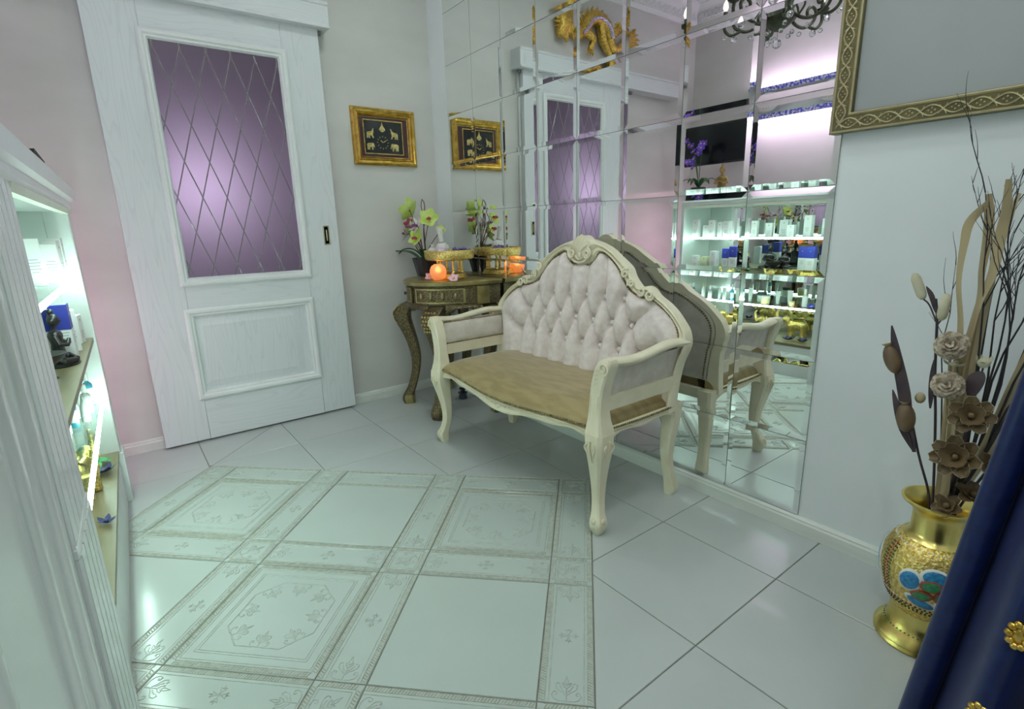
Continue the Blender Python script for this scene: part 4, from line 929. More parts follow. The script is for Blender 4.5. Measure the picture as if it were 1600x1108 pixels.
for path, w in (([(-.285, -2.996, .543), (-.29, -2.972, .62), (-.29, -2.955, .70), (-.29, -2.925, .80), (-.285, -2.902, .876)], .015), ([(-.285, -2.996, .543), (-.29, -2.965, .60), (-.29, -2.945, .655), (-.285, -2.926, .702)], .010)):
    leaf_mesh([tuple(W(*q)) for q in path], w, DRYD, upv=(-1, 0, 0)).build('leaf', DRYD, t, 60)
# pale bud stem
t = dthing('dried_bud_stem', 'tall dark stem with two long cream buds above the vase')
MB().tube(catmull([ROOT(0, .015), W(-.28, -3.051, .422), W(-.28, -3.028, .632), W(-.28, -3.009, .768), W(-.28, -2.995, .902), W(-.28, -2.985, .955)], 5), .0032, 6).build('stem', DRYD, t)
for a, b in (((-2.959, .952), (-2.932, 1.016)), ((-3.003, .903), (-3.006, .970))):
    p0, p1 = W(-.28, *a), W(-.28, *b); d_ = p1-p0
    MB().tube([p0+d_*f for f in (-.02, .06, .2, .5, .8, .95, 1)], [.004, .009, .0115, .0115, .011, .007, .002], 10).build('cream_bud', CREAMP, t, 60)
    MB().tube(catmull([W(-.28, -2.997, .89), W(-.28, (a[0]-2.99)/2, a[1]-.015), p0], 4), .002, 5).build('twig', DRYD, t)
leaf_mesh([tuple(W(*q)) for q in ((-.28, -3.012, .67), (-.284, -3.008, .74), (-.282, -3.003, .80))], .007, DRYD, upv=(-1, 0, 0)).build('leaf', DRYD, t, 60)
leaf_mesh([tuple(W(*q)) for q in ((-.28, -2.99, .92), (-.284, -2.978, .96), (-.282, -2.962, .985))], .006, DRYD, upv=(-1, 0, 0)).build('leaf', DRYD, t, 60)
# ribbon leaves
rib = [('tallest twisted tan ribbon leaf with curled tip in the vase', [(-.27, -3.075, .43), (-.265, -3.05, .70), (-.26, -3.06, .881), (-.26, -3.066, .951), (-.26, -3.080, 1.024), (-.26, -3.081, 1.101), (-.26, -3.083, 1.157), (-.26, -3.077, 1.235)], .013),
       ('tan ribbon leaf bending right at its pointed tip behind the roses', [(-.29, -3.075, .43), (-.285, -3.055, .70), (-.28, -3.044, .883), (-.28, -3.024, 1.001), (-.28, -3.022, 1.093), (-.28, -3.026, 1.143), (-.28, -3.054, 1.187)], .012),
       ('middle straight tan ribbon leaf between the two taller ones', [(-.25, -3.07, .43), (-.245, -3.06, .72), (-.24, -3.061, .943), (-.24, -3.056, 1.023), (-.24, -3.055, 1.108), (-.24, -3.050, 1.16), (-.24, -3.043, 1.205)], .012),
       ('short tan ribbon leaf forking right near the black twigs', [(-.25, -3.08, .43), (-.245, -3.075, .8), (-.245, -3.078, 1.05), (-.245, -3.083, 1.12), (-.245, -3.088, 1.164), (-.245, -3.098, 1.203)], .010),
       ('wide tan leaf leaning far right behind the brown lotus flowers', [(-.26, -3.09, .43), (-.25, -3.12, .56), (-.24, -3.137, .65), (-.235, -3.155, .76), (-.23, -3.175, .90)], .014),
       ('tan leaf stem standing below the pale roses', [(-.29, -3.066, .43), (-.29, -3.058, .56), (-.29, -3.049, .70), (-.29, -3.046, .80)], .011),
       ('pale leaf at the right edge behind the blue curtain', [(-.25, -3.09, .43), (-.245, -3.13, .58), (-.24, -3.17, .68), (-.235, -3.21, .76)], .015)]
for lab, path, w in rib:
    t = dthing('dried_ribbon_leaf', lab, 'ribbon leaves in the vase'); P = catmull([ROOT(0, 0)]+[W(*q) for q in path], 5); n = len(P)
    tw_ = [sin(i/n*5+len(lab))*.9 for i in range(n)]
    MB().tube(P, [w*(.35+.65*sin(pi*min(1, (i/(n-1))*.93+.03))**.6) for i in range(n)], 8, flat=.12, up=(-1, 0, 0), twist=tw_).build('blade', TAN, t, 60)
# twigs
t = dthing('black_twig_bunch', 'bunch of fine black branching twigs at the right edge above the vase')
def twig(mb, p, d, L, r, dep):
    pts = [p]; q = p.copy(); dd = d.copy()
    for k in range(5):
        dd = (dd+Vector((random.uniform(-.10, .10), random.uniform(-.13, .13), random.uniform(-.02, .06)))).normalized(); q = q+dd*(L/5); pts.append(q)
        if dep and k: twig(mb, q, (dd+Vector((random.uniform(-.45, .45), random.uniform(-.5, .5), .15))).normalized(), L*random.uniform(.25, .5), r*.62, dep-1)
    mb.tube(pts, [r*(1-.13*i) for i in range(6)], 4)
for k in range(11):
    mb = MB(); a = W(-.25+random.uniform(-.02, .02), -3.09, .42); b = W(-.24+random.uniform(-.05, .05), lerp(-3.08, -3.17, k/10), .76)
    mb.tube(catmull([ROOT(0, -.01), a, (a+b)/2+Vector((0, -.005, 0)), b], 4), .0026, 5)
    twig(mb, b, Vector((random.uniform(-.1, .1), lerp(.03, -.18, k/10)+random.uniform(-.05, .05), 1)).normalized(), random.uniform(.34, .46), .0024, 2); mb.build('twig', TWIG, t, 60)
mb = MB(); b = W(-.25, -3.02, .74); mb.tube(catmull([ROOT(0, .01), W(-.26, -3.05, .5), b], 4), .0018, 4); twig(mb, b, Vector((0, .08, 1)).normalized(), .30, .0016, 1); mb.build('twig', TWIG, t, 60)
# pale layered roses
def rose(lab, x, y, z, r):
    t = dthing('sola_rose', lab, 'pale roses in the vase'); c = W(x, y, z); view = Vector((-.95, -.1, .3)).normalized()
    MB().tube(catmull([ROOT(0, 0), W(VX, -3.06, .5), c-view*.01-Vector((0, 0, .03)), c-view*.008], 5), .003, 6).build('stem', TAN, t)
    Mx = view.to_track_quat('Z', 'Y').to_matrix().to_4x4(); Mx.translation = c
    for ring_k, (n, th_) in enumerate(((3, .14), (6, .42), (9, .72), (11, 1.02), (12, 1.32), (12, 1.62))):
        for i in range(n):
            ph = 2*pi*(i+ring_k*.37)/n+random.uniform(-.1, .1); rj = r*random.uniform(.92, 1.06)
            def D(q): return Vector((sin(q)*cos(ph), sin(q)*sin(ph), cos(q)))
            side = Vector((-sin(ph), cos(ph), 0)); rows_ = []
            for f, rad, q in ((0, .42, th_-.35), (.4, .68, th_-.12), (.75, .9, th_), (1, 1.0, th_+.10)):
                c0 = D(q)*rj*rad; w_ = r*.27*(.45+.6*sin(pi*min(1, f*.75+.12))); cup = D(q-.9)*(-.25*w_)
                rows_.append([c0+side*w_-cup, c0, c0-side*w_-cup, c0+D(q)*.0016])
            MB().loft([[tuple(p) for p in rw] for rw in rows_]).xf(Mx).build('petal', SOLA, t, 50)
rose('upper pale layered rose with a brown outer petal in the vase', -.30, -3.037, .846, .034)
rose('lower pale layered rose above the brown lotus flowers', -.31, -3.046, .747, .034)
def lotus(lab, x, y, z, r, view, n1=7, n2=5):
    t = dthing('wooden_lotus', lab, 'brown lotus flowers in the vase'); c = W(x, y, z); view = Vector(view).normalized()
    MB().tube(catmull([ROOT(0, -.01), W(VX, (VY+y)/2, .45), c-view*.012], 6), .0035, 6).build('stem', DRYD, t)
    Mx = view.to_track_quat('Z', 'Y').to_matrix().to_4x4(); Mx.translation = c
    for rk, (n, L, el, ww) in enumerate(((n1, r, .30, .36), (n2, r*.74, .72, .44), (4, r*.36, 1.15, .4))):
        for i in range(n):
            def petalm(sc, lift):
                rows_ = []
                for k in range(7):
                    f = k/6; w_ = L*ww*sc*sin(pi*min(1, f*.80+.12))**.62; x_ = L*f*(1 if sc < 1 else 1.03); b_ = x_*sin(el)*(.5+.5*f)
                    rows_.append([(x_*cos(el), -w_, b_+w_*.55+lift), (x_*cos(el), -w_*.5, b_+w_*.12+lift), (x_*cos(el), 0, b_+lift), (x_*cos(el), w_*.5, b_+w_*.12+lift), (x_*cos(el), w_, b_+w_*.55+lift)])
                return MB().loft(rows_, closed=False)
            A = Matrix.Rotation(2*pi*(i+rk*.5)/n+random.uniform(-.12, .12), 4, 'Z')
            pt = petalm(1.0, 0).xf(A).xf(Mx).build('petal', LOTE, t, 60, recalc=False)
            petalm(.93, .0020).xf(A).xf(Mx).build('petal_face', LOTB, pt, 60, recalc=False)
    MB().sphere(tuple(c+view*.012), .008, 8, 6).build('centre', LOTB, t)
lotus('upper open brown lotus flower with pale petal edges', -.315, -3.102, .682, .048, (-.9, -.10, .45))
lotus('lower open brown lotus flower with pale petal edges', -.325, -3.092, .573, .054, (-.9, .12, .42))
lotus('half-closed brown lotus flower at right by the blue curtain', -.31, -3.158, .572, .040, (-.6, -.5, .6), 5, 4)
lotus('low dark lotus bud just above the vase rim', -.315, -3.132, .478, .040, (-.4, -.25, .85), 5, 5)
lotus('lowest pale-edged lotus flower lying on the vase rim', -.325, -3.092, .437, .034, (-.75, .1, .6), 5, 4)
t = dthing('small_cream_rosebud', 'small cream rosebud with dark serrated leaf right of the roses')
c = W(-.29, -3.101, .812); MB().tube(catmull([ROOT(0, 0), W(-.28, -3.085, .55), c-Vector((0, 0, .012))], 5), .0022, 5).build('stem', DRYD, t)
MB().sphere(tuple(c), (.012, .013, .013), 10, 8).build('cream_bud', CREAMP, t, 60)
for q in range(5): leaf_mesh([tuple(c+Vector((0, 0, -.010))), tuple(c+Vector((-.012*cos(q*1.3), .013*sin(q*1.3), .0))), tuple(c+Vector((-.010*cos(q*1.3), .016*sin(q*1.3), .018)))], .006, CREAMP).build('petal', CREAMP, t, 60)
leaf_mesh([tuple(W(-.29, -3.10, .79)), tuple(W(-.30, -3.095, .765)), tuple(W(-.30, -3.09, .72))], .018, DRYD, upv=(-1, .2, 0)).build('leaf', DRYD, t, 60)
t = dthing('small_tan_rosebud', 'small tan rosebud between the two pale roses')
c = W(-.305, -3.049, .797); MB().tube(catmull([ROOT(0, 0), W(-.29, -3.06, .55), c], 5), .0022, 5).build('stem', TAN, t)
for q in range(4): leaf_mesh([tuple(c), tuple(c+Vector((-.010*cos(q*1.6), .016*sin(q*1.6), .004))), tuple(c+Vector((-.010*cos(q*1.6), .022*sin(q*1.6), .012)))], .009, CREAMP).build('petal', CREAMP, t, 60)
# ------------------------------------------------------------------ blue curtain gathered beside the camera
C_ = thing('blue_curtain', 'dark blue satin curtain hanging in deep folds at the lower right', 'curtain', (0, 0, 0))
SATIN = mat('blue_satin', (.007, .019, .105), .36, var=(.005, .013, .08), vscale=60, sheen=.06, bump=.04, bscale=200, spec=.35)
LIN = mat('dark_lining', (.008, .006, .010), .8, var=(.012, .008, .012))
def cur(s, z):
    # s 0..1 across, folds deepen downwards; the leading edge leans towards the room at the bottom
    f = max(0, 1-z/1.9)
    y = -3.262-(.884-z)*-.106-s*(.34+.20*f); x = -.9+.095*(.35+.65*f)*sin(s*3.6*2*pi+.9)+.03*s
    return x, y
N, Mz = 100, 30; vs = []; fs = []
for i in range(N+1):
    for j in range(Mz+1):
        z = lerp(.012, 2.46, j/Mz); x, y = cur(i/N, z); vs.append((x, y, z))
for i in range(N):
    for j in range(Mz): a = i*(Mz+1)+j; fs.append((a, a+1, a+Mz+2, a+Mz+1))
cu = MB().add(vs, fs).build('drape', SATIN, C_, 80, recalc=False)
so = cu.modifiers.new('thickness', 'SOLIDIFY'); so.thickness = .004
n_ = 12; pth = [(cur(0, z)[0], cur(0, z)[1], z) for z in [lerp(.014, 2.46, i/30) for i in range(31)]]
MB().tube(pth, .022, 14).build('rolled_edge', SATIN, C_, 80)
MB().tube([(-.9, -3.35, 2.475), (-.88, -4.30, 2.475)], .014, 12).build('curtain_rod', GOLD, C_)
MB().sphere((-.9, -3.335, 2.475), .026, 12, 8).build('rod_finial', GOLD, C_)
for (y, z) in ((-3.316, .575), (-3.294, .415)):
    tz = MB(); xx = -.975
    for k in range(9): a = k*.7; tz.sphere((xx-.002, y+.010*cos(a), z+.018*sin(a)), (.006, .006, .006), 7, 5)
    tz.sphere((xx, y, z), (.006, .009, .014), 8, 6); tz.tube([(xx, y, z), (xx+.03, y-.004, z-.01)], .003, 6); tz.build('gold_braid_knot', GOLDF, C_, 60)
# ------------------------------------------------------------------ display cabinet along the left side
CX, CY, CR = -2.0185, -.62, math.atan2(-.9997, -.0237)
def cw(lx, ly, z): return (CX+lx*cos(CR)-ly*sin(CR), CY+lx*sin(CR)+ly*cos(CR), z)
CB = thing('display_cabinet', 'white lit display cabinet with mirrored back along the left wall', 'display cabinet', (CX, CY, 0), CR)
LX, DP = 1.36, .42       # inner length, depth (negative local y is inside)
MB().box(-.10, 0, -.08, .0, .235, 1.285, .003).build('post', CABW, CB)
MB().box(-.105, .01, -DP, .008, 0, .235, .003).build('post_base', CABW, CB)
MB().box(-.10, -.082, -DP, -.08, .235, 1.285).build('end_panel', CABW, CB, 0)
MB().box(LX+.26, LX+.278, -DP, -.04, .0, 1.285).build('end_panel', CABW, CB, 0)
MB().box(0, LX, -DP, -.012, 0, .222).build('plinth', mat('marbled_white_plinth', (.66, .68, .67), .22, var=(.60, .62, .61), vscale=3, detail=8), CB, 0)
co = [(-DP, 0), (.004, 0), (.010, .012), (.010, .030), (.022, .042), (.026, .072), (.026, .085), (-DP, .085)]
cn = MB().loft([[(x, a, 1.27+b) for a, b in co] for x in (-.12, 2.35)]).build('cornice', CABW, CB, 25)
MB().loft([[(x, a, 1.252+b) for a, b in ((-.02, 0), (.002, 0), (.008, .018), (-.02, .018))] for x in (-.1, LX)]).build('cornice_bead', mat('cream_bead', (.70, .69, .60), .4, var=(.66, .65, .55)), cn, 25)
MB().box(0, LX, -DP+.02, -.02, 1.262, 1.27).build('ceiling_board', CABW, CB, 0)
MB().box(-.08, LX+.02, -DP, -DP+.008, .23, 1.27).build('back_mirror', MIRROR, CB, 0)
MB().box(-.012, -.002, -DP+.01, -.08, .235, 1.262).build('side_lining', CABW, CB, 0)
for z in (1.005, .500):
    g_ = MB().box(.0, LX, -DP+.01, -.022, z, z+.008).build('glass_shelf', GLASS, CB, 0)
    MB().box(.002, LX, -.022, -.012, z-.002, z+.010, .001).build('led_strip', LEDM, g_, 0)
    MB().box(.0, .008, -.17, -.03, z-.001, z+.008).build('led_strip', LEDM, g_, 0)
for z in (.755, .243): MB().box(.0, LX, -DP+.01, -.008, z-.018, z, .001).build('wooden_shelf', SHELFB, CB, 0)
MB().box(-.108, -.100, -.34, -.31, .15, 1.22).build('pink_led_strip', emis('pink_led', (1.0, .58, .78), ACCENT_POWER), CB, 0)
# near pilaster with flutes
pr = [(LX, -.05), (LX, 0)]; nfl = 5; fwid = .26/nfl
for k in range(nfl):
    x0 = LX+.004+k*fwid; pr += [(x0, .004), (x0+fwid*.84, .004), (x0+fwid*.87, -.003), (x0+fwid*.95, -.003)]
pr += [(LX+.268, .004), (LX+.272, 0), (LX+.272, -.05)]
pil_ = MB().prism(pr, .62, 1.27).build('fluted_pilaster', CABW, CB, 20)
MB().prism([(a, b+(.004 if b > -.04 else 0)) for a, b in pr], 0, .60).build('pilaster_base', CABW, CB, 20)
MB().box(LX, LX+.272, -.05, .006, .60, .62, .002).build('pilaster_joint', CABW, CB)
# adjoining panelled front nearer the camera
PB = MB().box(LX+.273, 2.35, -DP, -.002, 0, 1.27).build('panelled_front', CABW, CB, 0)
mo = [(0, -.002), (.004, .005), (.014, .010), (.030, .009), (.042, .003), (.046, -.002)]
def fr_yz(x0, x1, z0, z1):
    mb = MB().frame(x0, x1, z0, z1, mo); return mb
fr_yz(LX+.36, 2.30, .10, 1.20).build('panel_moulding', CABW, PB, 40); fr_yz(LX+.50, 2.18, .22, 1.08).build('panel_moulding', CABW, PB, 40)
# ---- goods on the shelves -------------------------------------------------
ORD = ['first', 'second', 'third', 'fourth', 'fifth', 'sixth', 'seventh', 'eighth', 'ninth', 'tenth', 'eleventh', 'twelfth', 'thirteenth', 'fourteenth', 'fifteenth', 'sixteenth', 'seventeenth']
PALEY = mat('pale_yellow_card', (.72, .74, .50), .5, var=(.68, .70, .46))
def carton(lab, lx, ly, z, w, d_, h_, m1=WHITE, m2=None, rot=0, group='cartons in the display cabinet'):
    t = thing('cosmetics_carton', lab, 'box', cw(lx, ly, z), CR+rot, group)
    MB().box(-w/2, w/2, -d_/2, d_/2, 0, h_ if not m2 else h_*.55, .001).build('carton_body', m1, t, 0)
    if m2: MB().box(-w/2, w/2, -d_/2, d_/2, h_*.55+.0005, h_, .001).build('carton_lid', m2, t, 0)
    mb = MB(); y = d_/2+.0004; zt = h_*.80
    mb.prism([(0, zt+.010), (.006, zt), (-.006, zt)], y-.001, y, 'xz')
    for k, ww in enumerate((.6, .45, .55, .35)): mb.box(-w*ww/2, w*ww/2, y-.001, y, h_*.42-k*.008, h_*.42-k*.008+.002)
    mb.build('printed_text', INK, t, 0, recalc=True)
    for sx_ in (-1, 1):
        mb = MB(); x = sx_*(w/2+.0004)
        for k, ww in enumerate((.5, .7, .6, .7, .4)): mb.box(min(x, x-sx_*.001), max(x, x-sx_*.001), -d_*ww/2, d_*ww/2, h_*.55-k*.010, h_*.55-k*.010+.002)
        mb.build('printed_text', INK, t, 0)
    return t
top = [(.09, .05, .148), (.165, .045, .10), (.235, .05, .14), (.300, .05, .125), (.37, .055, .13), (.47, .05, .15), (.55, .045, .125), (.64, .05, .105), (.73, .06, .125), (.83, .05, .09), (.93, .055, .155), (1.03, .05, .13), (1.13, .055, .15), (1.23, .05, .11)]
for k, (lx, w, h_) in enumerate(top):
    carton(f'white cosmetics carton on the upper glass shelf, {ORD[k]} from the door end', lx, (-.055-.03*(k % 2) if k < 6 else -.14-.05*(k % 3)), 1.013, w, .045, h_, rot=random.uniform(-.25, .25))
sec = [(.10, .05, .11, WHITE, None), (.17, .06, .10, PALEY, None), (.27, .055, .15, WHITE, None), (.36, .055, .17, WHITE, BLUE), (.44, .06, .19, WHITE, BLUE), (.90, .06, .185, WHITE, BLUE), (.98, .06, .19, WHITE, BLUE), (1.08, .055, .15, WHITE, None), (1.17, .06, .17, WHITE, None)]
for k, (lx, w, h_, a, b) in enumerate(sec):
    carton(f'{"blue-topped white" if b else "pale yellow" if a is PALEY else "plain white"} carton on the upper wooden shelf, {ORD[k]} carton from the door end', lx, (-.055-.03*(k % 2) if k < 5 else -.17-.06*(k % 2)), .755, w, .05, h_, a, b, rot=random.uniform(-.2, .2))
FIGB = mat('black_carved_wood', (.014, .012, .014), .35, var=(.03, .025, .025), vscale=20)
def figure(lab, lx, ly, z, s, mt_, cat='figurine', hands=True, name='carved_figurine', rz=0):
    # seated figure with folded hands and top-knot, one continuous mesh
    t = thing(name, lab, cat, cw(lx, ly, z) if lx is not None else ly, (CR if lx is not None else 0)+rz)
    b = MB(); b.sphere((0, 0, .16*s), (.20*s, .13*s, .10*s), 12, 8); b.lathe([(.17*s, .14*s), (.15*s, .26*s), (.13*s, .38*s), (.17*s, .52*s), (.14*s, .58*s), (.05*s, .62*s), (.05*s, .68*s)], 14, sy=.65)
    b.sphere((0, .02*s, .78*s), (.085*s, .09*s, .115*s), 12, 8); b.sphere((0, 0, .92*s), (.05*s, .05*s, .06*s), 8, 6)
    for q in (-1, 1):
        b.tube([(q*.16*s, 0, .53*s), (q*.22*s, .05*s, .38*s), (q*.12*s, .15*s, .36*s), (q*.01*s, .17*s, .44*s)], [.05*s, .045*s, .04*s, .03*s], 8)
        b.tube([(q*.08*s, 0, .10*s), (q*.30*s, .10*s, .09*s), (q*.05*s, .22*s, .07*s)], [.09*s, .075*s, .05*s], 8); b.sphere((q*.088*s, .0, .76*s), (.018*s, .02*s, .04*s), 6, 5)
    b.sphere((0, .105*s, .76*s), (.015*s, .02*s, .025*s), 6, 5)
    o = remesh(b.build('figure_body', mt_, t, 60), .011*s, 3)
    MB().lathe([(0, 0), (.34*s, 0), (.36*s, .02*s), (.30*s, .05*s), (0, .055*s)], 20, sy=.75).build('base', BLUE if mt_ is not FIGB else FIGB, t, 40); return t
figure('black seated figurine on the upper wooden shelf nearest the door', .53, -.07, .755, .19, FIGB); figure('tall black seated figurine in the middle of the upper wooden shelf', .66, -.20, .755, .22, FIGB); figure('black seated figurine beside the blue-topped cartons', .79, -.16, .755, .20, FIGB)
tb = thing('black_carved_bowl', 'black carved bowl-shaped ornament on the upper wooden shelf', 'ornament', cw(.74, -.09, .755), CR)
MB().lathe([(0, 0), (.03, 0), (.012, .02), (.012, .03), (.05, .06), (.06, .075), (.055, .075), (.0, .045)], 20).build('bowl', FIGB, tb)
# bottles, tubes and jars on the lower glass shelf
TURQ = mat('turquoise_liquid', (.10, .42, .55), .15, var=(.08, .36, .5)); FROST = mat('frosted_plastic', (.66, .72, .70), .3, var=(.62, .68, .66)); LIDD = mat('dark_green_lid', (.04, .07, .06), .3, var=(.05, .08, .07)); GOLDY = mat('amber_cream', (.62, .56, .28), .35, var=(.58, .5, .22))
def bottle(lab, lx, ly, h_, r, mb_, mc, z=.508):
    t = thing('cosmetics_bottle', lab, 'bottle', cw(lx, ly, z), CR, 'bottles in the display cabinet')
    MB().lathe([(0, 0), (r*.95, 0), (r, h_*.03), (r, h_*.55), (r*.9, h_*.62), (r*.4, h_*.70), (r*.4, h_*.74)], 16).build('bottle_body', mb_, t, 40)
    MB().lathe([(0, h_*.74), (r*.5, h_*.74), (r*.5, h_*.93), (r*.42, h_), (0, h_)], 14).build('cap', mc, t, 40)
    MB().lathe([(r*1.01, h_*.15), (r*1.01, h_*.48)], 16, cap=False).build('paper_band', WHITE, t, 40, recalc=False)
def tubeb(lab, lx, ly, h_, w, mb_=FROST, z=.508):
    t = thing('cream_tube', lab, 'tube', cw(lx, ly, z), CR+random.uniform(-.3, .3), 'cream tubes in the display cabinet')
    MB().loft([[(a*cos(q), b*sin(q), zz) for q in [2*pi*k/14 for k in range(14)]] for zz, a, b in ((h_*.2, w*.36, w*.36), (h_*.5, w*.42, w*.3), (h_*.85, w*.48, w*.10), (h_, w*.5, .002))]).build('tube_body', mb_, t, 50)
    MB().lathe([(0, 0), (w*.33, 0), (w*.35, h_*.18), (w*.30, h_*.2), (0, h_*.2)], 14).build('cap', WHITE, t, 40)
def jar(lab, lx, ly, h_, r, mb_, ml, z=.508):
    t = thing('cream_jar', lab, 'jar', cw(lx, ly, z), CR, 'jars in the display cabinet')
    MB().lathe([(0, 0), (r*.9, 0), (r, h_*.08), (r, h_*.66), (r*.92, h_*.70)], 20).build('jar_body', mb_, t, 40); MB().lathe([(0, h_*.70), (r*1.03, h_*.70), (r*1.03, h_*.96), (r*.98, h_), (0, h_)], 20).build('lid', ml, t, 40)
third = [('b', .09, .12, .017, TURQ, WHITE, 'turquoise bottle'), ('b', .17, .13, .015, FROST, GOLDY, 'slim clear bottle'), ('b', .25, .11, .017, FROST, WHITE, 'frosted bottle'), ('t', .32, .09, .035, FROST, 0, 'frosted cream tube'), ('t', .38, .10, .04, FROST, 0, 'wide cream tube'), ('b', .43, .13, .015, TURQ, WHITE, 'slim turquoise bottle'), ('t', .50, .10, .036, FROST, 0, 'upright cream tube'), ('t', .56, .11, .038, FROST, 0, 'tall cream tube'), ('j', .63, .075, .034, FROST, LIDD, 'dark-lidded jar'), ('j', .71, .065, .030, GOLDY, WHITE, 'white-lidded amber jar'), ('t', .78, .10, .036, FROST, 0, 'pale cream tube'), ('t', .85, .105, .042, WHITE, 0, 'wide white tube'), ('j', .91, .04, .018, GOLDY, GOLDY, 'small amber pot'), ('b', .98, .13, .018, WHITE, WHITE, 'tall white bottle'), ('t', 1.13, .11, .04, FROST, 0, 'frosted tube'), ('b', 1.22, .12, .017, FROST, WHITE, 'clear bottle')]
for k, (kd, lx, h_, r, a, b, nm) in enumerate(third):
    lab = f'{nm} on the lower glass shelf, {ORD[k]} item from the door end'; ly = -.055-.03*(k % 2) if k < 6 else -.10-.05*(k % 3)
    if kd == 'b': bottle(lab, lx, ly, h_, r, a, b)
    elif kd == 't': tubeb(lab, lx, ly, h_, r, a)
    else: jar(lab, lx, ly, h_, r, a, b)
# gold elephants on the lower wooden shelf
def elephant(lab, lx, ly, s, rz):
    t = thing('gold_elephant', lab, 'elephant figurine', cw(lx, ly, .243), CR+rz, 'gold elephants in the display cabinet')
    b = MB(); b.sphere((0, 0, .62*s), (.44*s, .25*s, .28*s), 14, 10); b.sphere((.46*s, 0, .84*s), (.20*s, .17*s, .20*s), 12, 8)
    for x in (-.27, .24):
        for y in (-.14, .14): b.tube([(x*s, y*s, .60*s), (x*s, y*s, .3*s), (x*s, y*s, .02*s)], [.15*s, .10*s, .115*s], 10)
    b.tube(catmull([(.58*s, 0, .82*s), (.78*s, 0, .74*s), (.92*s, 0, .90*s), (.94*s, 0, 1.14*s), (.84*s, 0, 1.26*s)], 4), [.12*s-.0045*s*k for k in range(17)], 10)
    b.tube([(-.42*s, 0, .70*s), (-.50*s, 0, .52*s), (-.50*s, 0, .36*s)], .025*s, 6)
    for q in (-1, 1): b.sphere((.38*s, q*.20*s, .82*s), (.12*s, .035*s, .19*s), 10, 8, Matrix.Rotation(q*.35, 3, 'Z')); b.tube([(.60*s, q*.09*s, .74*s), (.74*s, q*.11*s, .66*s), (.84*s, q*.11*s, .70*s)], [.032*s, .026*s, .008*s], 6)
    remesh(b.build('elephant_body', GOLDE, t, 60), .030*s, 3)
    c_ = MB()
    for i in range(9):
        a0 = -1.0+2.0*i/8
        c_.add([(x, .262*s*sin(a0), .62*s+.292*s*cos(a0)) for x in (-.20*s, .16*s)], [])
    for i in range(8): c_.f.append((2*i, 2*i+1, 2*i+3, 2*i+2))
    c_.build('saddle_blanket', GOLDF, t, 50, recalc=False)
elephant('large gold elephant with raised trunk facing the door on the lowest shelf', .44, -.10, .165, pi-.25); elephant('gold elephant in the middle of the lowest shelf', .72, -.17, .150, pi+.3); elephant('gold elephant behind the dark blue flowers on the lowest shelf', .90, -.26, .165, pi-.1); elephant('gold elephant at the camera end of the lowest shelf', 1.18, -.20, .15, .4)
lo = thing('orange_lotus', 'orange silk lotus on green leaves on the lowest shelf', 'flower', cw(.13, -.11, .243), 0)
for rk, (n, L, el) in enumerate(((8, .055, .35), (7, .045, .8), (5, .03, 1.2))):
    rows_ = []
    for k in range(6):
        f = k/5; w_ = L*.33*sin(pi*min(1, f*.88+.08))**.8; rows_.append([(L*f*cos(el), -w_, .022+L*f*sin(el)+w_*.4), (L*f*cos(el), 0, .022+L*f*sin(el)), (L*f*cos(el), w_, .022+L*f*sin(el)+w_*.4), (L*f*cos(el), 0, .0235+L*f*sin(el))])
    me = MB().loft(rows_).mesh('petal', ORANGE, 60)
    for k in range(n): link('petal', me, lo, (0, 0, 0), (0, 0, 2*pi*(k+rk*.5)/n))
gm = leaf_mesh([(0, 0, .006), (.03, 0, .014), (.06, 0, .012), (.08, 0, .005)], .026, GREENL).mesh('leaf', mat('bright_leaf', (.04, .28, .10), .4, var=(.06, .34, .12)), 60)
for k in range(6): link('leaf', gm, lo, (0, 0, .003), (0, 0, k*pi/3))
def navy(lab, lx, ly, z, n=6, L=.05, mt_=DKBLUE):
    petal_flower('dark_blue_flower', lab, 'flower', cw(lx, ly, z), (.1, .1, random.random()*3), n, L, L*.33, mt_, mt_, .5, 'dark blue flowers in the display cabinet')
navy('dark navy silk flower beside the orange lotus on the lowest shelf', .25, -.055, .252); navy('small dark navy flower at the front of the lowest shelf', .72, -.035, .250, 5, .028)
navy('dark navy flower left of the pair before the elephants', .92, -.09, .252); navy('dark navy flower right of the pair before the elephants', 1.02, -.10, .252); navy('bright blue flower among the tubes on the lower glass shelf', 1.05, -.10, .516, 6, .035, mat('bright_blue_silk', (.05, .06, .6), .5, var=(.08, .1, .7)))
rs = petal_flower('small_dried_posy', 'small reddish dried posy at the door end of the upper wooden shelf', 'flower', cw(.05, -.13, .765), (.2, -.2, 0), 6, .026, .010, mat('russet_silk', (.45, .16, .10), .6, var=(.6, .3, .2), vscale=40), YEL, .8)
# ------------------------------------------------------------------ things on top of the cabinet and on the wall behind it
CT = 1.356
TVt = thing('wall_television', 'black flat television on a wall arm above the display cabinet', 'television', (-2.42, -.62, 1.79), pi/2)
MB().box(-.30, .30, -.022, .012, -.165, .165, .006).build('casing', BLACK, TVt); MB().box(-.288, .288, -.0235, -.0215, -.15, .15).build('screen', mat('screen_black', (.006, .008, .008), .18, var=(.008, .01, .01)), TVt, 0)
MB().box(-.05, .05, .012, .53, -.04, .04, .004).build('wall_arm', mat('arm_grey', (.2, .2, .2), .4, var=(.18, .18, .18)), TVt)
TVt.rotation_euler = (0, 0, pi/2)
figure('wooden seated figure with folded hands and top-knot on the display cabinet', None, (-2.20, -.835, CT), 0, .25, mat('gilded_wood', (.42, .28, .10), .45, .2, var=(.28, .18, .06), vscale=20), rz=-pi/2)
po = thing('violet_orchid', 'violet silk orchid in a dark pot standing on the display cabinet', 'potted plant', (-2.33, -.53, CT))
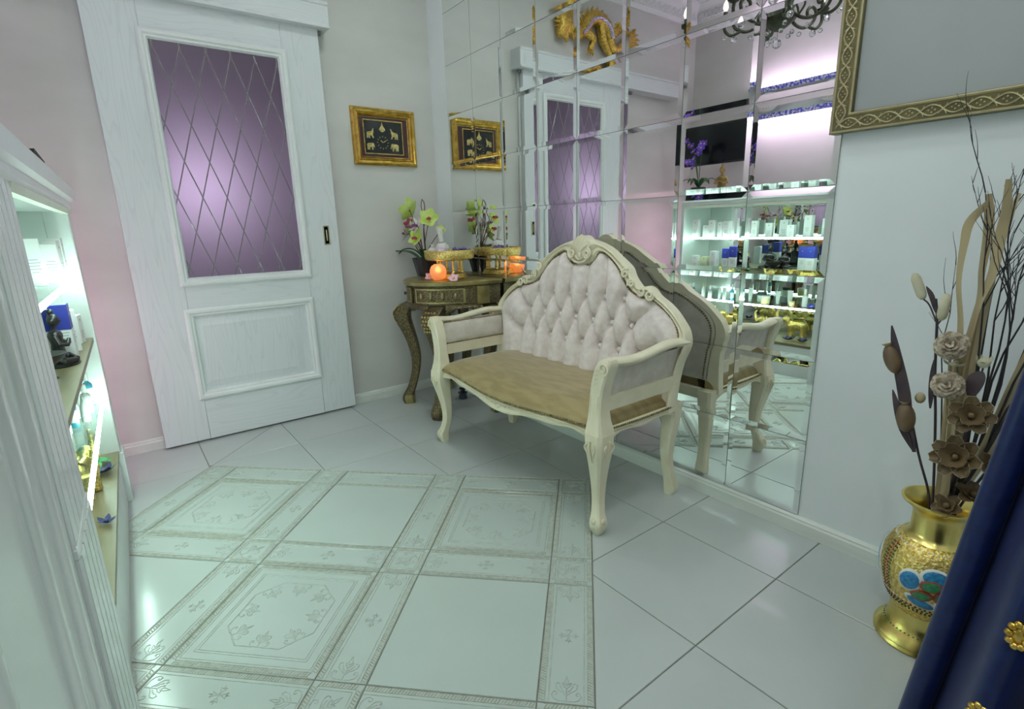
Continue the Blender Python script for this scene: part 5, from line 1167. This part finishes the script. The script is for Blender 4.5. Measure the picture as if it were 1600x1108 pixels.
MB().lathe([(0, 0), (.045, 0), (.062, .075), (.066, .080), (.058, .080), (.05, .06), (0, .06)], 20).build('pot', DARKPOT, po, 40)
for k in range(6): a = k*1.05; leaf_mesh([(0, 0, .07), (.05*cos(a), .05*sin(a), .13), (.11*cos(a), .11*sin(a), .15), (.16*cos(a), .16*sin(a), .11)], .020, GREENL).build('leaf', GREENL, po, 60)
pet = []
for k in range(6):
    f = k/5; w_ = .013*sin(pi*min(1, f*.9+.1))**.7; pet.append([(.032*f, -w_, .004*f), (.032*f, 0, .004*f-w_*.3), (.032*f, w_, .004*f), (.032*f, 0, .0055*f-w_*.3+.001)])
for path, cnt in (([(0, 0, .07), (.01, .02, .25), (.02, .06, .40), (.04, .10, .47), (.06, .13, .45)], 7), ([(0, 0, .07), (.01, -.01, .24), (.02, -.03, .38), (.05, -.06, .44), (.08, -.08, .40)], 7), ([(0, 0, .07), (.02, .01, .2), (.05, .02, .30), (.09, .03, .29)], 5)):
    P = catmull(path, 6); MB().tube(P, .003, 6).build('stem', GREENL, po)
    for k in range(cnt):
        q = P[int(lerp(len(P)*.45, len(P)-1, k/(cnt-1)))]; mb = MB()
        for i in range(5):
            s0 = len(mb.v); mb.loft(pet); mb.xf(Matrix.Rotation(2*pi*i/5, 4, 'Z'), s0)
        mb.xf(Matrix.Rotation(random.uniform(.9, 1.5), 4, 'Y')).xf(Matrix.Rotation(random.uniform(-.6, .6), 4, 'Z')); b_ = mb.build('bloom', PURPLE, po, 60, loc=tuple(q+Vector((.012, random.uniform(-.025, .025), random.uniform(-.012, .012)))))
        MB().sphere((.008, 0, 0), .006, 6, 5).build('lip', YEL, b_)
tag(MB().loft([[(.0, -.14, 0), (.055, -.14, 0), (.055, .14, 0), (0, .14, 0)], [(-.012, -.155, .022), (.062, -.155, .026), (.062, .155, .026), (-.012, .155, .022)]]).build('black_tray', mat('matt_black', (.02, .02, .02), .6, var=(.03, .03, .03)), smooth=0, loc=(-2.085, -1.40, CT)), 'shallow black tray on the front edge of the display cabinet top', 'tray')
# ------------------------------------------------------------------ illuminated wall shelf
CV = thing('lit_wall_lamp', 'long white glowing wall lamp with blue patterned bands above the cabinet', 'wall lamp', (XL, -1.12, 2.12), pi/2)
CVE = emis('lamp_glow', COVE_COL, COVE_POWER); BLP = mat('blue_lace_band', (.12, .10, .75), .5, var=(.75, .75, .85), vscale=55, vlo=.45, vhi=.52); WHG = mat('white_lamp_body', (.85, .85, .86), .35, var=(.8, .8, .82))
# local x runs along the wall, -y faces the room
for s in (-1, 1):
    MB().box(-.46, .46, -.16, -.004, s*.12-.012, s*.12+.012, .004).build('rail', WHG, CV); MB().box(-.45, .45, -.1625, -.158, s*.112-.018, s*.112+.018).build('patterned_band', BLP, CV, 0)
    MB().box(-.44, .44, -.13, -.02, s*.134-.002, s*.134+.002).build('light_strip', CVE, CV, 0)
MB().box(-.46, .46, -.03, -.004, -.11, .11).build('back_plate', WHG, CV, 0)
for x in (.27, -.25):
    o = MB().lathe([(0, .0), (.10, .0), (.105, .012), (.085, .030), (.05, .040), (.0, .044)], 24, sy=.8).build('rosette', WHG, CV, 40, loc=(x, -.155, 0), rot=(pi/2, 0, 0))
    MB().sphere((0, 0, .046), (.030, .030, .012), 14, 8).build('blue_boss', BLP if False else mat('blue_boss', (.10, .10, .8), .2, var=(.15, .15, .85)), o)
    st_ = MB()
    for k in range(18): a = 2*pi*k/18; st_.sphere((.066*cos(a), .053*sin(a), .036), .007, 6, 4)
    stuff(st_.build('gilt_beads', GOLD, o))
for k in range(7): MB().tube([(.16+.04*k, -.10, .10), (.16+.04*k, -.10, -.02-.02*(k % 2))], .006, 6).build('hanging_drop', WHG, CV)
# ------------------------------------------------------------------ gold dragon above the sliding door
D = thing('gold_dragon', 'gold relief dragon hung on the wall above the sliding door', 'wall ornament', (0, -.005, 0))
DRG = mat('gilt_scales', (.80, .55, .14), .3, 1, var=(.55, .33, .06), vscale=70, bump=1.0, bscale=110)
DP_ = lambda x, z, y=-.045: (-x, y, z)
bd2 = MB(); bp3 = catmull([DP_(1.24, 2.66), DP_(1.33, 2.62), DP_(1.40, 2.66), DP_(1.46, 2.735), DP_(1.55, 2.765), DP_(1.64, 2.735), DP_(1.69, 2.66), DP_(1.72, 2.58), DP_(1.79, 2.575), DP_(1.86, 2.62), DP_(1.90, 2.68)], 5)
nB = len(bp3); bd2.tube(bp3, [lerp(.052, .055, min(1, i/8)) if i < 25 else lerp(.055, .022, (i-25)/(nB-26)) for i in range(nB)], 12)
# head with snout, jaw, horns
bd2.sphere(DP_(1.20, 2.68), (.075, .05, .065), 12, 8); bd2.tube([DP_(1.19, 2.66), DP_(1.16, 2.60), DP_(1.15, 2.56)], [.055, .042, .030], 10); bd2.tube([DP_(1.22, 2.64), DP_(1.21, 2.58), DP_(1.22, 2.535)], [.035, .026, .014], 8)
for q in (0, .04): bd2.tube([DP_(1.22+q, 2.72), DP_(1.28+q, 2.765), DP_(1.36+q, 2.775)], [.018, .012, .004], 6)
remesh(bd2.build('dragon_body', DRG, D, 60), .008, 2)
MB().tube([p+Vector((0, -.035, -.012)) for p in bp3[6:32]], [.030]*26, 10, flat=.6).build('jewelled_belly', mat('lilac_mirror_mosaic', (.45, .38, .55), .1, .9, var=(.8, .7, .9), vscale=140, bump=.6, bscale=160), D, 60)
for i in range(4, 40, 2):
    p = bp3[i]; tg = (bp3[i+1]-bp3[i-1]).normalized(); nn = Vector((-tg.z, 0, tg.x)); nn = nn if nn.z > 0 or i > 30 else -nn
    MB().tube([p+nn*.045, p+nn*.066, p+nn*.086+tg*.012], [.014, .010, .002], 6).build('spine_fin', DRG, D, 60)
for k in range(9):
    a = -.7+k*.32; MB().tube([Vector(DP_(1.21, 2.69)), Vector(DP_(1.21-.09*cos(a), 2.69+.08*sin(a), -.05)), Vector(DP_(1.21-.115*cos(a+.2), 2.69+.12*sin(a+.2), -.03))], [.018, .014, .003], 6).build('mane_lock', DRG, D, 60)
for k in range(6): a = .2+k*.35; MB().tube([Vector(DP_(1.90, 2.66)), Vector(DP_(1.99, 2.60+k*.028, -.05)), Vector(DP_(2.02+.07*sin(k*.6), 2.57+k*.04, -.035))], [.022, .020, .004], 6).build('tail_plume', DRG, D, 60)
for (x0, z0, x1, z1, x2, z2) in ((1.40, 2.66, 1.50, 2.60, 1.47, 2.52), (1.60, 2.73, 1.61, 2.60, 1.70, 2.52), (1.70, 2.66, 1.80, 2.72, 1.79, 2.77)):
    lg = MB().tube([DP_(x0, z0), DP_(x1, z1, -.06), DP_(x2, z2, -.05)], [.042, .034, .024], 10).build('leg', DRG, D, 60)
    for q in (-1, 0, 1): MB().tube([DP_(x2, z2, -.05), DP_(x2+q*.025, z2-.02, -.06), DP_(x2+q*.035, z2-.04, -.045)], [.012, .010, .002], 6).build('claw', DRG, lg, 60)
# ------------------------------------------------------------------ chandelier
H = thing('chandelier', 'dark bronze scroll-armed chandelier with hanging crystal balls', 'chandelier', (-1.3, -1.68, 0))
MB().lathe([(0, ZC), (.06, ZC), (.055, ZC-.03), (.012, ZC-.05), (.010, 2.62), (.030, 2.60), (.022, 2.56), (.016, 2.48), (.035, 2.45), (.020, 2.42), (.018, 2.36), (.050, 2.32), (.075, 2.28), (.085, 2.245), (.070, 2.22), (.045, 2.20), (.020, 2.185), (0, 2.18)], 24).build('stem', GREENBRZ, H, 40)
CRY = mat('crystal', (1, 1, 1), .02, trans=1, var=(.98, .98, 1)); CRY.node_tree.nodes['Principled BSDF'].inputs['IOR'].default_value = 1.6
BULB = emis('bulb', (1, .93, .86), CHAND_POWER)
cryM = MB().sphere((0, 0, 0), .018, 10, 8).mesh('crystal_ball', CRY, 0); cryS = MB().sphere((0, 0, 0), .013, 8, 6).mesh('crystal_ball', CRY, 0)
blm = MB().lathe([(0, 0), (.008, .002), (.017, .022), (.013, .045), (.003, .066), (0, .068)], 12).mesh('bulb', BULB, 60); cpm = MB().lathe([(0, 0), (.02, 0), (.034, .012), (.036, .018), (.02, .014), (.012, .016), (.012, .05), (0, .05)], 16).mesh('candle_cup', GREENBRZ, 40)
arm = MB(); pa = catmull([(.06, 0, 2.27), (.12, 0, 2.225), (.18, 0, 2.215), (.24, 0, 2.25), (.255, 0, 2.30), (.225, 0, 2.325), (.195, 0, 2.305), (.20, 0, 2.275), (.22, 0, 2.28)], 5); arm.tube(pa, .009, 8)
arm.tube(catmull([(.10, 0, 2.24), (.13, 0, 2.29), (.11, 0, 2.33), (.085, 0, 2.315)], 5), .006, 6); arm.tube(catmull([(.20, 0, 2.225), (.26, 0, 2.215), (.30, 0, 2.25), (.30, 0, 2.30)], 5), .009, 8); amm = arm.mesh('scroll_arm', GREENBRZ, 60)
for k in range(6):
    a = k*pi/3+.35; ao = link('scroll_arm', amm, H, (0, 0, 0), (0, 0, a)); link('candle_cup', cpm, ao, (.30, 0, 2.30)); link('bulb', blm, ao, (.30, 0, 2.35))
    link('crystal_ball', cryS, ao, (.30, 0, 2.21)); link('crystal_ball', cryM, ao, (.245, 0, 2.19)); link('crystal_ball', cryS, ao, (.15, 0, 2.18)); link('crystal_ball', cryS, ao, (.075, 0, 2.165))
    MB().tube([(.245, 0, 2.25), (.245, 0, 2.205)], .0012, 4).build('drop_wire', GREENBRZ, ao)
link('crystal_ball', MB().sphere((0, 0, 0), .025, 12, 9).mesh('crystal_ball', CRY, 0), H, (0, 0, 2.12)); MB().tube([(0, 0, 2.18), (0, 0, 2.14)], .0015, 4).build('drop_wire', GREENBRZ, H)
